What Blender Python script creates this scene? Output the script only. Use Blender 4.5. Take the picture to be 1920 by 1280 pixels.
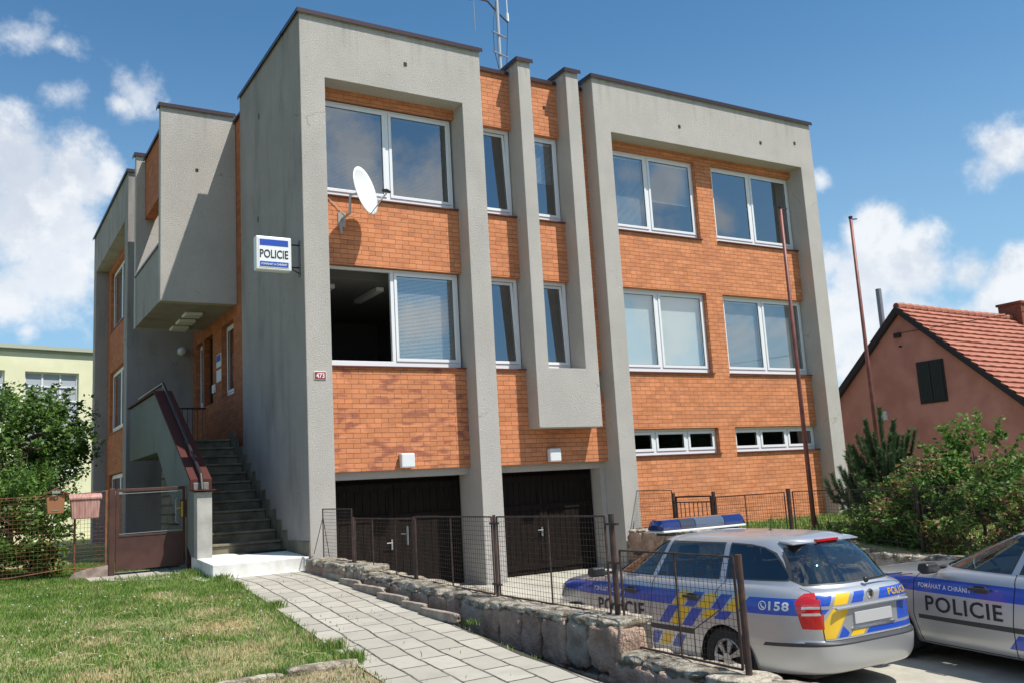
import bpy, bmesh, math, random
import numpy as np
from mathutils import Vector, Matrix, noise as mnoise
from mathutils.bvhtree import BVHTree
random.seed(7); RNG = np.random.default_rng(7)
R_ = math.radians
for o in list(bpy.data.objects): bpy.data.objects.remove(o)
S = bpy.context.scene
COL = S.collection

# ---------------------------------------------------------------- camera
cam = bpy.data.cameras.new('camera'); co = bpy.data.objects.new('camera', cam); COL.objects.link(co); S.camera = co
Rv = Vector((0.85726346, -0.51170507, -0.05707259)); Uv = Vector((-0.03248023, -0.16437183, 0.98586355)); Fv = Vector((0.5138525, 0.84329107, 0.15753026))
CP = Vector((-4.94420744, -14.77450452, 1.06984402))
co.matrix_world = Matrix(((Rv.x, Uv.x, -Fv.x, CP.x), (Rv.y, Uv.y, -Fv.y, CP.y), (Rv.z, Uv.z, -Fv.z, CP.z), (0, 0, 0, 1)))
cam.sensor_width = 36.0; cam.lens = 1714.6 / 1920 * 36; cam.clip_end = 3000; cam.clip_start = 0.1

# ---------------------------------------------------------------- light
SUN = Vector((0.63, -1.0, 2.0)).normalized()
el = math.asin(SUN.z); az = math.atan2(SUN.x, SUN.y)
sl = bpy.data.lights.new('sun', 'SUN'); sl.energy = 4.25; sl.angle = R_(0.53); sl.color = (1.0, 0.95, 0.87)
so = bpy.data.objects.new('sun', sl); COL.objects.link(so); so.rotation_euler = SUN.to_track_quat('Z', 'Y').to_euler()
S.view_settings.view_transform = 'Standard'; S.view_settings.look = 'None'; S.view_settings.exposure = 0.45; S.view_settings.gamma = 1
W = bpy.data.worlds.new('World'); S.world = W; W.use_nodes = True
wt = W.node_tree; wn = wt.nodes; wl = wt.links; wn.clear()
def N(t, typ, **kw):
    n = t.nodes.new(typ)
    for k, v in kw.items():
        if k.startswith('i_'): n.inputs[int(k[2:]) if k[2:].isdigit() else k[2:].replace('_', ' ')].default_value = v
        else: setattr(n, k, v)
    return n
def M_(t, op, a, b=None, c=None, clamp=False):
    n = t.nodes.new('ShaderNodeMath'); n.operation = op; n.use_clamp = clamp
    for i, v in enumerate((a, b, c)):
        if v is None: continue
        if isinstance(v, (int, float)): n.inputs[i].default_value = v
        else: t.links.new(v, n.inputs[i])
    return n.outputs[0]
def smooth(t, x, a, b):
    n = t.nodes.new('ShaderNodeMapRange'); n.interpolation_type = 'SMOOTHSTEP'
    t.links.new(x, n.inputs[0]); n.inputs[1].default_value = a; n.inputs[2].default_value = b
    return n.outputs[0]
def mixc(t, f, a, b, mode='MIX'):
    n = t.nodes.new('ShaderNodeMix'); n.data_type = 'RGBA'; n.blend_type = mode
    for s, v in ((0, f), (6, a), (7, b)):
        if isinstance(v, (int, float)): n.inputs[s].default_value = v
        elif isinstance(v, tuple): n.inputs[s].default_value = v if len(v) == 4 else v + (1,)
        else: t.links.new(v, n.inputs[s])
    return n.outputs[2]
sky = N(wt, 'ShaderNodeTexSky', sky_type='NISHITA', sun_disc=False, sun_elevation=el, sun_rotation=az, altitude=300, air_density=1.0, dust_density=0.35, ozone_density=2.2)
tc = wn.new('ShaderNodeTexCoord'); D = tc.outputs['Generated']
# cumulus clouds: centres (direction, angular radius) of the heaps in this sky
CLOUDS = [(0.7812, 0.6111, 0.1276, 0.082, 0.6), (0.8389, 0.5339, 0.106, 0.0786, 0.6), (0.465, 0.6741, 0.5739, 0.0052, 0.1), (0.0521, 0.9568, 0.286, 0.0897, 1.1), (0.0826, 0.9428, 0.3228, 0.057, 1.0), (0.0323, 0.9427, 0.332, 0.0554, 1), (0.0682, 0.9714, 0.2274, 0.0623, 1.0), (0.1107, 0.9391, 0.3253, 0.0315, 0.8), (0.0947, 0.9598, 0.2643, 0.0472, 0.9), (0.0371, 0.9779, 0.2057, 0.046, 0.9), (0.0454, 0.9011, 0.4312, 0.0308, 0.55), (0.0678, 0.9013, 0.428, 0.0176, 0.5), (0.0768, 0.9178, 0.3895, 0.0245, 0.55), (0.1365, 0.9032, 0.4069, 0.0366, 0.7), (0.1258, 0.9124, 0.3894, 0.0235, 0.6), (0.7856, 0.5741, 0.2309, 0.0404, 1.0), (0.7848, 0.5881, 0.1954, 0.0543, 1.0), (0.8096, 0.5537, 0.1947, 0.048, 1.0), (0.78, 0.6064, 0.1545, 0.0601, 0.95), (0.8103, 0.5669, 0.1484, 0.0589, 0.8), (0.837, 0.5159, 0.1823, 0.0313, 0.7), (0.8584, 0.4901, 0.1516, 0.0564, 0.9), (0.8382, 0.5304, 0.1267, 0.0629, 0.7), (0.7629, 0.6113, 0.2105, 0.0329, 0.8), (0.8395, 0.4617, 0.2865, 0.0379, 0.8), (0.8343, 0.479, 0.2731, 0.0281, 0.6), (0.7429, 0.5992, 0.2984, 0.0153, 0.5), (0.7786, 0.6193, 0.1012, 0.0328, 0.6), (0.8582, 0.4805, 0.1808, 0.0306, 0.8), (0.8159, 0.5376, 0.213, 0.0317, 0.7), (0.0564, 0.9838, 0.1701, 0.0155, 0.5), (0.3301, -0.8763, 0.3509, 0.0642, 0.62), (0.4068, -0.86, 0.308, 0.0758, 0.75), (0.4341, -0.8346, 0.339, 0.0467, 0.6), (0.6311, -0.7125, 0.3066, 0.035, 1.0), (0.6033, -0.7302, 0.3207, 0.0233, 0.7), (0.6821, -0.6775, 0.2753, 0.0292, 0.9), (0.4259, -0.8856, 0.1852, 0.035, 0.8), (0.7069, -0.6935, 0.1389, 0.0408, 0.6), (0.6362, -0.7551, 0.1586, 0.0467, 0.4)]
best = None
nw = N(wt, 'ShaderNodeTexNoise', i_Scale=7.0, i_Detail=3.0); wl.new(D, nw.inputs['Vector'])
wv = N(wt, 'ShaderNodeVectorMath', operation='MULTIPLY_ADD'); wl.new(nw.outputs['Color'], wv.inputs[0]); wv.inputs[1].default_value = (.05, .05, .05); wl.new(D, wv.inputs[2])
wv2 = N(wt, 'ShaderNodeVectorMath', operation='SUBTRACT'); wl.new(wv.outputs[0], wv2.inputs[0]); wv2.inputs[1].default_value = (.025, .025, .025)
for (x, y, z, r, k) in CLOUDS:
    d = N(wt, 'ShaderNodeVectorMath', operation='DISTANCE'); wl.new(wv2.outputs[0], d.inputs[0]); d.inputs[1].default_value = (x, y, z)
    m = M_(wt, 'MULTIPLY_ADD', d.outputs['Value'], -k / r, k)
    best = m if best is None else M_(wt, 'MAXIMUM', best, m)
best = M_(wt, 'MAXIMUM', best, -0.6)
n1 = N(wt, 'ShaderNodeTexNoise', i_Scale=16.0, i_Detail=9.0, i_Roughness=0.62); wl.new(D, n1.inputs['Vector'])
n2 = N(wt, 'ShaderNodeTexNoise', i_Scale=4.0, i_Detail=6.0, i_Roughness=0.6); wl.new(D, n2.inputs['Vector'])
den = M_(wt, 'ADD', best, M_(wt, 'MULTIPLY_ADD', n1.outputs['Fac'], 1.7, -0.85))
fcl = smooth(wt, den, 0.0, 0.62)
# the half of the sky behind the photographer: scattered cumulus (what the windows mirror)
sx = N(wt, 'ShaderNodeSeparateXYZ'); wl.new(D, sx.inputs[0])
back = M_(wt, 'MULTIPLY', smooth(wt, sx.outputs['Y'], 0.0, -0.25), smooth(wt, M_(wt, 'ADD', n2.outputs['Fac'], M_(wt, 'MULTIPLY', n1.outputs['Fac'], 0.3)), 0.62, 0.76))
fall = M_(wt, 'MAXIMUM', fcl, back)
shade = smooth(wt, M_(wt, 'ADD', n2.outputs['Fac'], M_(wt, 'MULTIPLY', den, 0.22)), 0.45, 0.85)
ccol = mixc(wt, shade, (8.6, 9.0, 9.6), (6.0, 6.6, 7.6))
ccol = mixc(wt, smooth(wt, n1.outputs['Fac'], .42, .62), ccol, (9.2, 9.5, 9.8))
skyc = mixc(wt, 1.0, sky.outputs[0], (0.80, 1.27, 1.42), 'MULTIPLY')
skyc = mixc(wt, M_(wt, 'MULTIPLY', smooth(wt, sx.outputs['Z'], .50, .0), .68), skyc, (4.3, 6.4, 8.3))
bgc = mixc(wt, M_(wt, 'MULTIPLY', fall, 0.93), skyc, ccol)
bg = N(wt, 'ShaderNodeBackground', i_Strength=0.074); wl.new(bgc, bg.inputs['Color'])
wo = wn.new('ShaderNodeOutputWorld'); wl.new(bg.outputs[0], wo.inputs[0])

# ---------------------------------------------------------------- materials
def mat(name, col=(.5, .5, .5), rough=.7, metal=0.0, spec=.5, coat=0.0):
    m = bpy.data.materials.new(name); m.use_nodes = True
    p = m.node_tree.nodes['Principled BSDF']
    p.inputs['Base Color'].default_value = (*col, 1); p.inputs['Roughness'].default_value = rough; p.inputs['Metallic'].default_value = metal
    p.inputs['Specular IOR Level'].default_value = spec
    if coat: p.inputs['Coat Weight'].default_value = coat; p.inputs['Coat Roughness'].default_value = .03
    return m
def vary(m, c1, c2, scale=3.0, detail=5.0, bump=0.0, bscale=60.0, bdist=0.01, lo=.35, hi=.65, stretch=(1, 1, 1), rough=None):
    """blotchy colour between c1 and c2 in object space + bump"""
    t = m.node_tree; p = t.nodes['Principled BSDF']
    tc = t.nodes.new('ShaderNodeTexCoord'); mp = t.nodes.new('ShaderNodeMapping'); mp.inputs['Scale'].default_value = stretch
    t.links.new(tc.outputs['Object'], mp.inputs[0])
    n = N(t, 'ShaderNodeTexNoise', i_Scale=scale, i_Detail=detail, i_Roughness=.6); t.links.new(mp.outputs[0], n.inputs['Vector'])
    c = mixc(t, smooth(t, n.outputs['Fac'], lo, hi), (*c1, 1), (*c2, 1))
    t.links.new(c, p.inputs['Base Color'])
    if bump:
        b = N(t, 'ShaderNodeTexNoise', i_Scale=bscale, i_Detail=4.0, i_Roughness=.65); t.links.new(tc.outputs['Object'], b.inputs['Vector'])
        bn = N(t, 'ShaderNodeBump', i_Strength=bump, i_Distance=bdist); t.links.new(b.outputs['Fac'], bn.inputs['Height']); t.links.new(bn.outputs[0], p.inputs['Normal'])
    return c, tc, p, t
def stucco(name, base, dark, grime):
    m = mat(name, base, .92, spec=.2); t = m.node_tree; p = t.nodes['Principled BSDF']
    tc = t.nodes.new('ShaderNodeTexCoord'); O = tc.outputs['Object']
    a = N(t, 'ShaderNodeTexNoise', i_Scale=1.1, i_Detail=6.0, i_Roughness=.6); t.links.new(O, a.inputs['Vector'])
    g = N(t, 'ShaderNodeTexNoise', i_Scale=48.0, i_Detail=3.0, i_Roughness=.7); t.links.new(O, g.inputs['Vector'])
    mp = t.nodes.new('ShaderNodeMapping'); mp.inputs['Scale'].default_value = (1.5, 1.5, .45); t.links.new(O, mp.inputs[0])
    s = N(t, 'ShaderNodeTexNoise', i_Scale=1.1, i_Detail=8.0, i_Roughness=.62); t.links.new(mp.outputs[0], s.inputs['Vector'])
    c = mixc(t, smooth(t, a.outputs['Fac'], .3, .7), base, tuple(v * 1.12 for v in base))
    c = mixc(t, M_(t, 'MULTIPLY', smooth(t, s.outputs['Fac'], .45, .75), grime), c, dark)
    c = mixc(t, M_(t, 'MULTIPLY', smooth(t, g.outputs['Fac'], .55, .74), .55), c, tuple(v * .35 for v in base))
    v = N(t, 'ShaderNodeTexVoronoi', i_Scale=2.1, i_Randomness=1.0); t.links.new(O, v.inputs['Vector'])
    c = mixc(t, smooth(t, v.outputs['Distance'], .028, .016), c, (.75, .75, .74))   # flaked bright specks
    # rain streaks below the roof edge and a few hairline cracks
    sp = N(t, 'ShaderNodeSeparateXYZ'); t.links.new(O, sp.inputs[0])
    m3 = t.nodes.new('ShaderNodeMapping'); m3.inputs['Scale'].default_value = (7, 7, .35); t.links.new(O, m3.inputs[0])
    s3 = N(t, 'ShaderNodeTexNoise', i_Scale=1.0, i_Detail=5.0); t.links.new(m3.outputs[0], s3.inputs['Vector'])
    k3 = M_(t, 'MULTIPLY', smooth(t, sp.outputs['Z'], 8.7, 9.7), smooth(t, s3.outputs['Fac'], .48, .7))
    c = mixc(t, M_(t, 'MULTIPLY', k3, .45), c, dark)
    wv = N(t, 'ShaderNodeTexNoise', i_Scale=2.5, i_Detail=6.0); t.links.new(O, wv.inputs['Vector'])
    av = N(t, 'ShaderNodeVectorMath', operation='MULTIPLY_ADD'); t.links.new(wv.outputs['Color'], av.inputs[0]); av.inputs[1].default_value = (.5, .5, .5); t.links.new(O, av.inputs[2])
    vc = N(t, 'ShaderNodeTexVoronoi', feature='DISTANCE_TO_EDGE', i_Scale=.55); t.links.new(av.outputs[0], vc.inputs['Vector'])
    ck = M_(t, 'MULTIPLY', smooth(t, vc.outputs['Distance'], .008, .002), smooth(t, a.outputs['Fac'], .56, .64))
    c = mixc(t, M_(t, 'MULTIPLY', ck, .45), c, tuple(v * .4 for v in base))
    t.links.new(c, p.inputs['Base Color'])
    b = N(t, 'ShaderNodeTexNoise', i_Scale=42.0, i_Detail=5.0, i_Roughness=.75); t.links.new(O, b.inputs['Vector'])
    bn = N(t, 'ShaderNodeBump', i_Strength=.8, i_Distance=.025); t.links.new(b.outputs['Fac'], bn.inputs['Height']); t.links.new(bn.outputs[0], p.inputs['Normal'])
    return m
M = {}
M['stucco'] = stucco('grey_roughcast', (.455, .432, .40), (.30, .285, .26), .2)
M['stucco_shade'] = stucco('weathered_shade_roughcast', (.335, .305, .288), (.15, .14, .138), .5)  # grimier roughcast copy, base darkened to put deep shade into the colour
def brick(name, stain, c1=(.63, .25, .118), c2=(.55, .205, .092), w=.27, h=.087):
    m = mat(name, c1, .85, spec=.25); t = m.node_tree; p = t.nodes['Principled BSDF']
    tc = t.nodes.new('ShaderNodeTexCoord'); U = tc.outputs['UV']; O = tc.outputs['Object']
    wob = N(t, 'ShaderNodeTexNoise', i_Scale=9.0, i_Detail=2.0); t.links.new(O, wob.inputs['Vector'])
    ad = N(t, 'ShaderNodeVectorMath', operation='MULTIPLY_ADD'); t.links.new(wob.outputs['Color'], ad.inputs[0]); ad.inputs[1].default_value = (.012, .012, 0); t.links.new(U, ad.inputs[2])
    b = N(t, 'ShaderNodeTexBrick', i_Scale=1.0); b.offset = .5; b.offset_frequency = 2
    t.links.new(ad.outputs[0], b.inputs['Vector'])
    b.inputs['Color1'].default_value = (*c1, 1); b.inputs['Color2'].default_value = (*c2, 1); b.inputs['Mortar'].default_value = (.27, .105, .055, 1)
    b.inputs['Mortar Size'].default_value = .0048; b.inputs['Mortar Smooth'].default_value = .25; b.inputs['Bias'].default_value = -.35
    b.inputs['Brick Width'].default_value = w; b.inputs['Row Height'].default_value = h
    n = N(t, 'ShaderNodeTexNoise', i_Scale=26.0, i_Detail=5.0); t.links.new(O, n.inputs['Vector'])
    c = mixc(t, M_(t, 'MULTIPLY', smooth(t, n.outputs['Fac'], .45, .75), .35), b.outputs['Color'], (.62, .27, .12))
    # brick by brick: tone and smoky kiln stains
    su = N(t, 'ShaderNodeSeparateXYZ'); t.links.new(ad.outputs[0], su.inputs[0])
    row = M_(t, 'FLOOR', M_(t, 'DIVIDE', su.outputs['Y'], h)); off = M_(t, 'MULTIPLY', M_(t, 'FLOORED_MODULO', row, 2.0), .5)
    cell = M_(t, 'FLOOR', M_(t, 'SUBTRACT', M_(t, 'DIVIDE', su.outputs['X'], w), off))
    cb = t.nodes.new('ShaderNodeCombineXYZ'); t.links.new(cell, cb.inputs[0]); t.links.new(row, cb.inputs[1])
    wh = N(t, 'ShaderNodeTexWhiteNoise', noise_dimensions='3D'); t.links.new(cb.outputs[0], wh.inputs['Vector'])
    hsv = t.nodes.new('ShaderNodeHueSaturation'); t.links.new(c, hsv.inputs['Color']); t.links.new(M_(t, 'MULTIPLY_ADD', wh.outputs['Value'], .30, .85), hsv.inputs['Value']); c = hsv.outputs['Color']
    s = N(t, 'ShaderNodeTexNoise', i_Scale=1.3, i_Detail=3.0); t.links.new(O, s.inputs['Vector'])
    mp = t.nodes.new('ShaderNodeMapping'); mp.inputs['Scale'].default_value = (3.2, 3.2, 11.5); t.links.new(O, mp.inputs[0])
    s2 = N(t, 'ShaderNodeTexNoise', i_Scale=1.0, i_Detail=1.5); t.links.new(mp.outputs[0], s2.inputs['Vector'])
    pb = M_(t, 'MULTIPLY_ADD', s2.outputs['Fac'], .75, M_(t, 'MULTIPLY', wh.outputs['Value'], .25))
    k = M_(t, 'MULTIPLY', smooth(t, s.outputs['Fac'], .46 - stain * .10, .62 - stain * .10), smooth(t, pb, .50 - stain * .03, .66))
    c = mixc(t, M_(t, 'MULTIPLY', k, .25 + stain * .50), c, (.24, .085, .065))
    t.links.new(c, p.inputs['Base Color'])
    bh = M_(t, 'MULTIPLY_ADD', b.outputs['Fac'], -1.0, M_(t, 'MULTIPLY', n.outputs['Fac'], .25))
    bn = N(t, 'ShaderNodeBump', i_Strength=.8, i_Distance=.012); t.links.new(bh, bn.inputs['Height']); t.links.new(bn.outputs[0], p.inputs['Normal'])
    return m
M['brick'] = brick('orange_brick', .2)
M['brick_stained'] = brick('stained_orange_brick', 1.0)
M['brick_dark'] = brick('shaded_side_brick', .3, (.42, .14, .06), (.33, .10, .045))  # same brick with the side walls' shade put into its colours
M['flash'] = mat('roof_flashing', (.075, .05, .055), .35, .6)
M['sill'] = mat('window_sill_metal', (.16, .055, .045), .5, .2)
M['pvc'] = mat('white_pvc', (.76, .78, .80), .35)
M['rubber'] = mat('black_seal', (.015, .015, .016), .6)
M['white_metal'] = mat('white_metal', (.74, .75, .74), .4)
M['concrete'] = mat('concrete', (.4, .39, .36), .9); vary(M['concrete'], (.34, .33, .30), (.47, .455, .42), 2.2, 7, .35, 55, .01)
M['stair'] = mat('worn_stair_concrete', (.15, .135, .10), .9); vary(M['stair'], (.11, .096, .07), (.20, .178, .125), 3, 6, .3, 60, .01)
M['whitestep'] = mat('white_painted_step', (.70, .69, .65), .8); vary(M['whitestep'], (.60, .59, .54), (.76, .75, .72), 3, 7, .15, 50, .006)
M['parapet'] = stucco('green_tinged_render', (.22, .23, .205), (.09, .10, .085), .6)
M['redmetal'] = mat('oxide_red_sheet', (.20, .062, .048), .5, .1); vary(M['redmetal'], (.16, .05, .04), (.24, .08, .06), 5, 4)
M['brownmetal'] = mat('brown_gate_paint', (.075, .032, .026), .5); vary(M['brownmetal'], (.062, .027, .022), (.088, .038, .03), 4, 5)
M['rail'] = mat('dark_brown_rail', (.035, .022, .02), .35)
M['fencepaint'] = mat('brown_wire_fence', (.05, .03, .026), .6); vary(M['fencepaint'], (.032, .022, .021), (.085, .040, .028), 9, 4)
M['rustwire'] = mat('rusty_wire', (.20, .085, .045), .7); vary(M['rustwire'], (.13, .06, .04), (.27, .11, .05), 9, 4)
def wood(name, a, b):
    m = mat(name, a, .8, spec=.15); c, tc, p, t = vary(m, a, b, 6, 8, .4, 30, .01, stretch=(6, 6, .5)); return m
M['doorwood'] = wood('brown_garage_boards', (.007, .005, .004), (.016, .011, .009))
M['roomwall'] = mat('office_wall', (.16, .16, .155), .9)
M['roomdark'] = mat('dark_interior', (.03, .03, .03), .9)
M['slat'] = mat('blind_slat', (.68, .72, .72), .6); M['slat_dark'] = mat('blind_slat_grey', (.13, .145, .16), .6); M['far_green'] = mat('distant_foliage', (.022, .036, .016), .9, spec=.1)
M['curtain'] = mat('pale_blind_cloth', (.70, .76, .75), .8)
M['galv'] = mat('galvanised_steel', (.48, .49, .50), .4, .7)
M['blackp'] = mat('black_plastic', (.018, .018, .02), .45)
M['greym'] = mat('grey_metal', (.3, .3, .31), .5, .4)
def glass(name, refl, tint):
    m = bpy.data.materials.new(name); m.use_nodes = True; t = m.node_tree; t.nodes.clear()
    g = N(t, 'ShaderNodeBsdfGlossy', i_Roughness=.0); g.inputs['Color'].default_value = (.92, .96, 1, 1)
    tr = N(t, 'ShaderNodeBsdfTransparent'); tr.inputs['Color'].default_value = (*tint, 1)
    f = N(t, 'ShaderNodeLayerWeight', i_Blend=.5); fac = M_(t, 'MULTIPLY_ADD', M_(t, 'POWER', f.outputs['Facing'], 4.0), 1.0, refl, clamp=True)
    mx = t.nodes.new('ShaderNodeMixShader'); t.links.new(fac, mx.inputs[0]); t.links.new(tr.outputs[0], mx.inputs[1]); t.links.new(g.outputs[0], mx.inputs[2])
    o = t.nodes.new('ShaderNodeOutputMaterial'); t.links.new(mx.outputs[0], o.inputs[0]); return m
M['glass'] = glass('window_glass', .26, (.84, .87, .87))
M['carglass'] = glass('car_glass', .13, (.42, .50, .48))
M['yellow_wall'] = mat('pale_yellow_plaster', (.74, .74, .50), .9); vary(M['yellow_wall'], (.70, .70, .47), (.77, .77, .53), 1, 4, .1, 30, .01)
M['red_wall'] = mat('brick_red_plaster', (.68, .27, .21), .9); vary(M['red_wall'], (.60, .23, .18), (.74, .31, .25), 1.0, 6, .25, 30, .01)
M['eaves'] = mat('dark_eave_board', (.035, .025, .03), .6)
M['bark'] = mat('bark', (.09, .065, .045), .9); vary(M['bark'], (.07, .05, .035), (.14, .10, .07), 8, 5, .5, 25, .02)
def leafmat(name, a, b, tr=.35):
    m = mat(name, a, .55, spec=.3); c, tc, p, t = vary(m, a, b, 7, 2)
    gi = t.nodes.new('ShaderNodeTexCoord')
    tl = N(t, 'ShaderNodeBsdfTranslucent'); t.links.new(c, tl.inputs[0])
    mx = t.nodes.new('ShaderNodeMixShader'); mx.inputs[0].default_value = tr
    out = [n for n in t.nodes if n.type == 'OUTPUT_MATERIAL'][0]
    t.links.new(p.outputs[0], mx.inputs[1]); t.links.new(tl.outputs[0], mx.inputs[2]); t.links.new(mx.outputs[0], out.inputs[0]); return m
M['leaf'] = leafmat('leaf_green', (.10, .19, .035), (.16, .27, .055))
M['leaf_dark'] = leafmat('leaf_dark_green', (.045, .09, .028), (.075, .14, .04))
M['leaf_light'] = leafmat('leaf_fresh_green', (.11, .21, .04), (.17, .29, .06))
M['leaf_rust'] = leafmat('leaf_rusty_tips', (.28, .15, .07), (.40, .24, .13))
M['needle'] = leafmat('pine_needles', (.065, .115, .045), (.11, .17, .07), .25)
M['grass1'] = leafmat('grass_green', (.19, .34, .055), (.31, .45, .11), .4)
M['grass2'] = leafmat('grass_deep', (.10, .18, .045), (.15, .25, .06), .4)
M['straw'] = leafmat('straw', (.58, .46, .24), (.72, .60, .36), .3)
# ---------------------------------------------------------------- mesh helpers
class MB:
    def __init__(s): s.v = []; s.f = []; s.m = []
    def add(s, vs, fs, mi=0):
        n = len(s.v); s.v += [tuple(map(float, v)) for v in vs]; s.f += [tuple(i + n for i in f) for f in fs]; s.m += [mi] * len(fs)
    def box(s, x0, x1, y0, y1, z0, z1, mi=0):
        if x0 > x1: x0, x1 = x1, x0
        if y0 > y1: y0, y1 = y1, y0
        if z0 > z1: z0, z1 = z1, z0
        s.add([(x0, y0, z0), (x1, y0, z0), (x1, y1, z0), (x0, y1, z0), (x0, y0, z1), (x1, y0, z1), (x1, y1, z1), (x0, y1, z1)],
              [(0, 3, 2, 1), (4, 5, 6, 7), (0, 1, 5, 4), (1, 2, 6, 5), (2, 3, 7, 6), (3, 0, 4, 7)], mi); return s
    def prism(s, poly, ax, a, b, mi=0):
        """poly of 2D points; ax = extrusion axis; other axes in order"""
        n = len(poly); vs = []
        for w in (a, b):
            for p in poly:
                q = [0, 0, 0]; oth = [i for i in range(3) if i != ax]; q[oth[0]], q[oth[1]] = p; q[ax] = w; vs.append(q)
        fs = [tuple(range(n)), tuple(range(2 * n - 1, n - 1, -1))] + [(i, i + n, (i + 1) % n + n, (i + 1) % n) for i in range(n)]
        s.add(vs, fs, mi); return s
    def tube(s, pts, r, k=8, mi=0, r2=None, caps=True):
        pts = [Vector(p) for p in pts]; vs = []; fs = []; up = None
        for i, p in enumerate(pts):
            d = (pts[min(i + 1, len(pts) - 1)] - pts[max(i - 1, 0)]).normalized()
            if up is None:
                up = Vector((0, 0, 1)) if abs(d.z) < .9 else Vector((1, 0, 0))
            a = d.cross(up).normalized(); b = a.cross(d).normalized(); up = b
            rr = r if r2 is None else r + (r2 - r) * i / (len(pts) - 1)
            for j in range(k):
                t = 2 * math.pi * (j + .5) / k; vs.append(p + a * math.cos(t) * rr + b * math.sin(t) * rr)
        for i in range(len(pts) - 1):
            for j in range(k): fs.append((i * k + j, i * k + (j + 1) % k, (i + 1) * k + (j + 1) % k, (i + 1) * k + j))
        if caps: fs += [tuple(range(k))[::-1], tuple(range((len(pts) - 1) * k, len(pts) * k))]
        s.add(vs, fs, mi); return s
    def bar(s, p, q, w, h, mi=0):
        s.tube([p, q], max(w, h) * .707, 4, mi); return s
    def build(s, name, mats, parent=None, smooth=False, bevel=0, label=None):
        if not isinstance(mats, (list, tuple)): mats = [mats]
        me = bpy.data.meshes.new(name); me.from_pydata(s.v, [], s.f)
        for m in mats: me.materials.append(m)
        me.polygons.foreach_set('material_index', s.m)
        me.update()
        bm = bmesh.new(); bm.from_mesh(me); bmesh.ops.recalc_face_normals(bm, faces=bm.faces)
        uv = bm.loops.layers.uv.new('UVMap')
        for f in bm.faces:
            n = f.normal; ax = max(range(3), key=lambda i: abs(n[i])); f.smooth = smooth
            for l in f.loops:
                c = l.vert.co
                l[uv].uv = (c.y, c.z) if ax == 0 else ((c.x, c.z) if ax == 1 else (c.x, c.y))
        bm.to_mesh(me); bm.free()
        o = bpy.data.objects.new(name, me); COL.objects.link(o)
        if bevel:
            b = o.modifiers.new('bevel', 'BEVEL'); b.width = bevel; b.segments = 2; b.limit_method = 'ANGLE'
        if parent is not None: attach(o, parent)
        if label: o['label'] = label
        return o
def attach(o, parent):
    o.parent = parent
    if parent.get('_world'):
        o.location = -Vector(parent['_world'])
def root(name, loc, label, cat, group=None):
    o = bpy.data.objects.new(name, None); COL.objects.link(o); o.location = loc; o['label'] = label; o['category'] = cat; o.empty_display_size = .2
    if group: o['group'] = group
    o['_world'] = tuple(loc); return o
def sub(o, parent):   # o's mesh is in the same space as parent's mesh
    o.parent = parent; o.location = (0, 0, 0); return o
def tag(o, label=None, cat=None, group=None, kind=None):
    for k, v in (('label', label), ('category', cat), ('group', group), ('kind', kind)):
        if v: o[k] = v
    return o
def textmesh(txt, size, ext=.002, sx=1.0, bold=0.0, space=1.0, align='CENTER'):
    """text as list of (verts, faces) in its own XY plane, centred"""
    cu = bpy.data.curves.new('t', 'FONT'); cu.body = txt; cu.size = size; cu.extrude = ext; cu.offset = bold; cu.space_character = space
    cu.align_x = align; cu.align_y = 'CENTER'; cu.resolution_u = 3
    ob = bpy.data.objects.new('t', cu); COL.objects.link(ob)
    dg = bpy.context.evaluated_depsgraph_get(); me = bpy.data.meshes.new_from_object(ob.evaluated_get(dg))
    vs = [(v.co.x * sx, v.co.y, v.co.z) for v in me.vertices]; fs = [tuple(p.vertices) for p in me.polygons]
    bpy.data.objects.remove(ob); bpy.data.meshes.remove(me); return vs, fs
def fit_text(txt, w, h, **kw):
    vs, fs = textmesh(txt, 1.0, **kw); xs = [v[0] for v in vs]; ys = [v[1] for v in vs]
    # cap box
    sx = w / (max(xs) - min(xs)); sy = h / (max(ys) - min(ys)); cx = (max(xs) + min(xs)) / 2; cy = (max(ys) + min(ys)) / 2
    return [((v[0] - cx) * sx, (v[1] - cy) * sy, v[2]) for v in vs], fs

# ---------------------------------------------------------------- ground
def h_west(x, y): return -.06 + .041 * max(min(y, 5), -30)
def h_drive(y): return -1.08 + .45 * min(1, max(0, (y + 4.5) / 4.0)) - .045 * max(0, -8 - max(y, -30))
def drop(x, y):   # the strip between path edge and stone wall falls away towards the wall foot
    e = PRX(y)
    if x <= e: return 0
    return (.24 * min(1, max(0, (-1.5 - y) / 6.5))) * min(1, (x - e) / max(.05, -.12 - e))
def PRX(y):
    P = [(0, .02), (-.9, -.10), (-2.5, -.27), (-3.85, -.35), (-5.8, -.47), (-7.6, -.72), (-12, -.80), (-40, -1.1)]
    for (a, p), (b, q) in zip(P, P[1:]):
        if a >= y >= b: return p + (q - p) * (a - y) / (a - b)
    return .02
def hgt(x, y):
    if x < .1: return h_west(x, y) - drop(x, y)
    if x < 6.6: return h_drive(y) if y < 1.2 else -.65
    return (.10 if y > -4.2 else max(.10 + .12 * (y + 4.2), -.22)) - .18 * min(1, max(0, (y + 1.5) / 1.5))
def axis(fine, lo, hi):
    c = set(fine); s = 1.0; a = min(fine)
    while a > lo: a -= s; s *= 1.35; c.add(a)
    s = 1.0; a = max(fine)
    while a < hi: a += s; s *= 1.35; c.add(a)
    return sorted(c)
xs = axis([-6 + .25 * i for i in range(25)] + [-.7, -.6, -.4, -.3, -.15, .08, .12, .3] + [1 + i for i in range(6)] + [6.58, 6.62, 7, 8, 9, 10, 12, 14], -900, 900)
ys = axis([-16 + .5 * i for i in range(45)], -900, 900)
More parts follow.
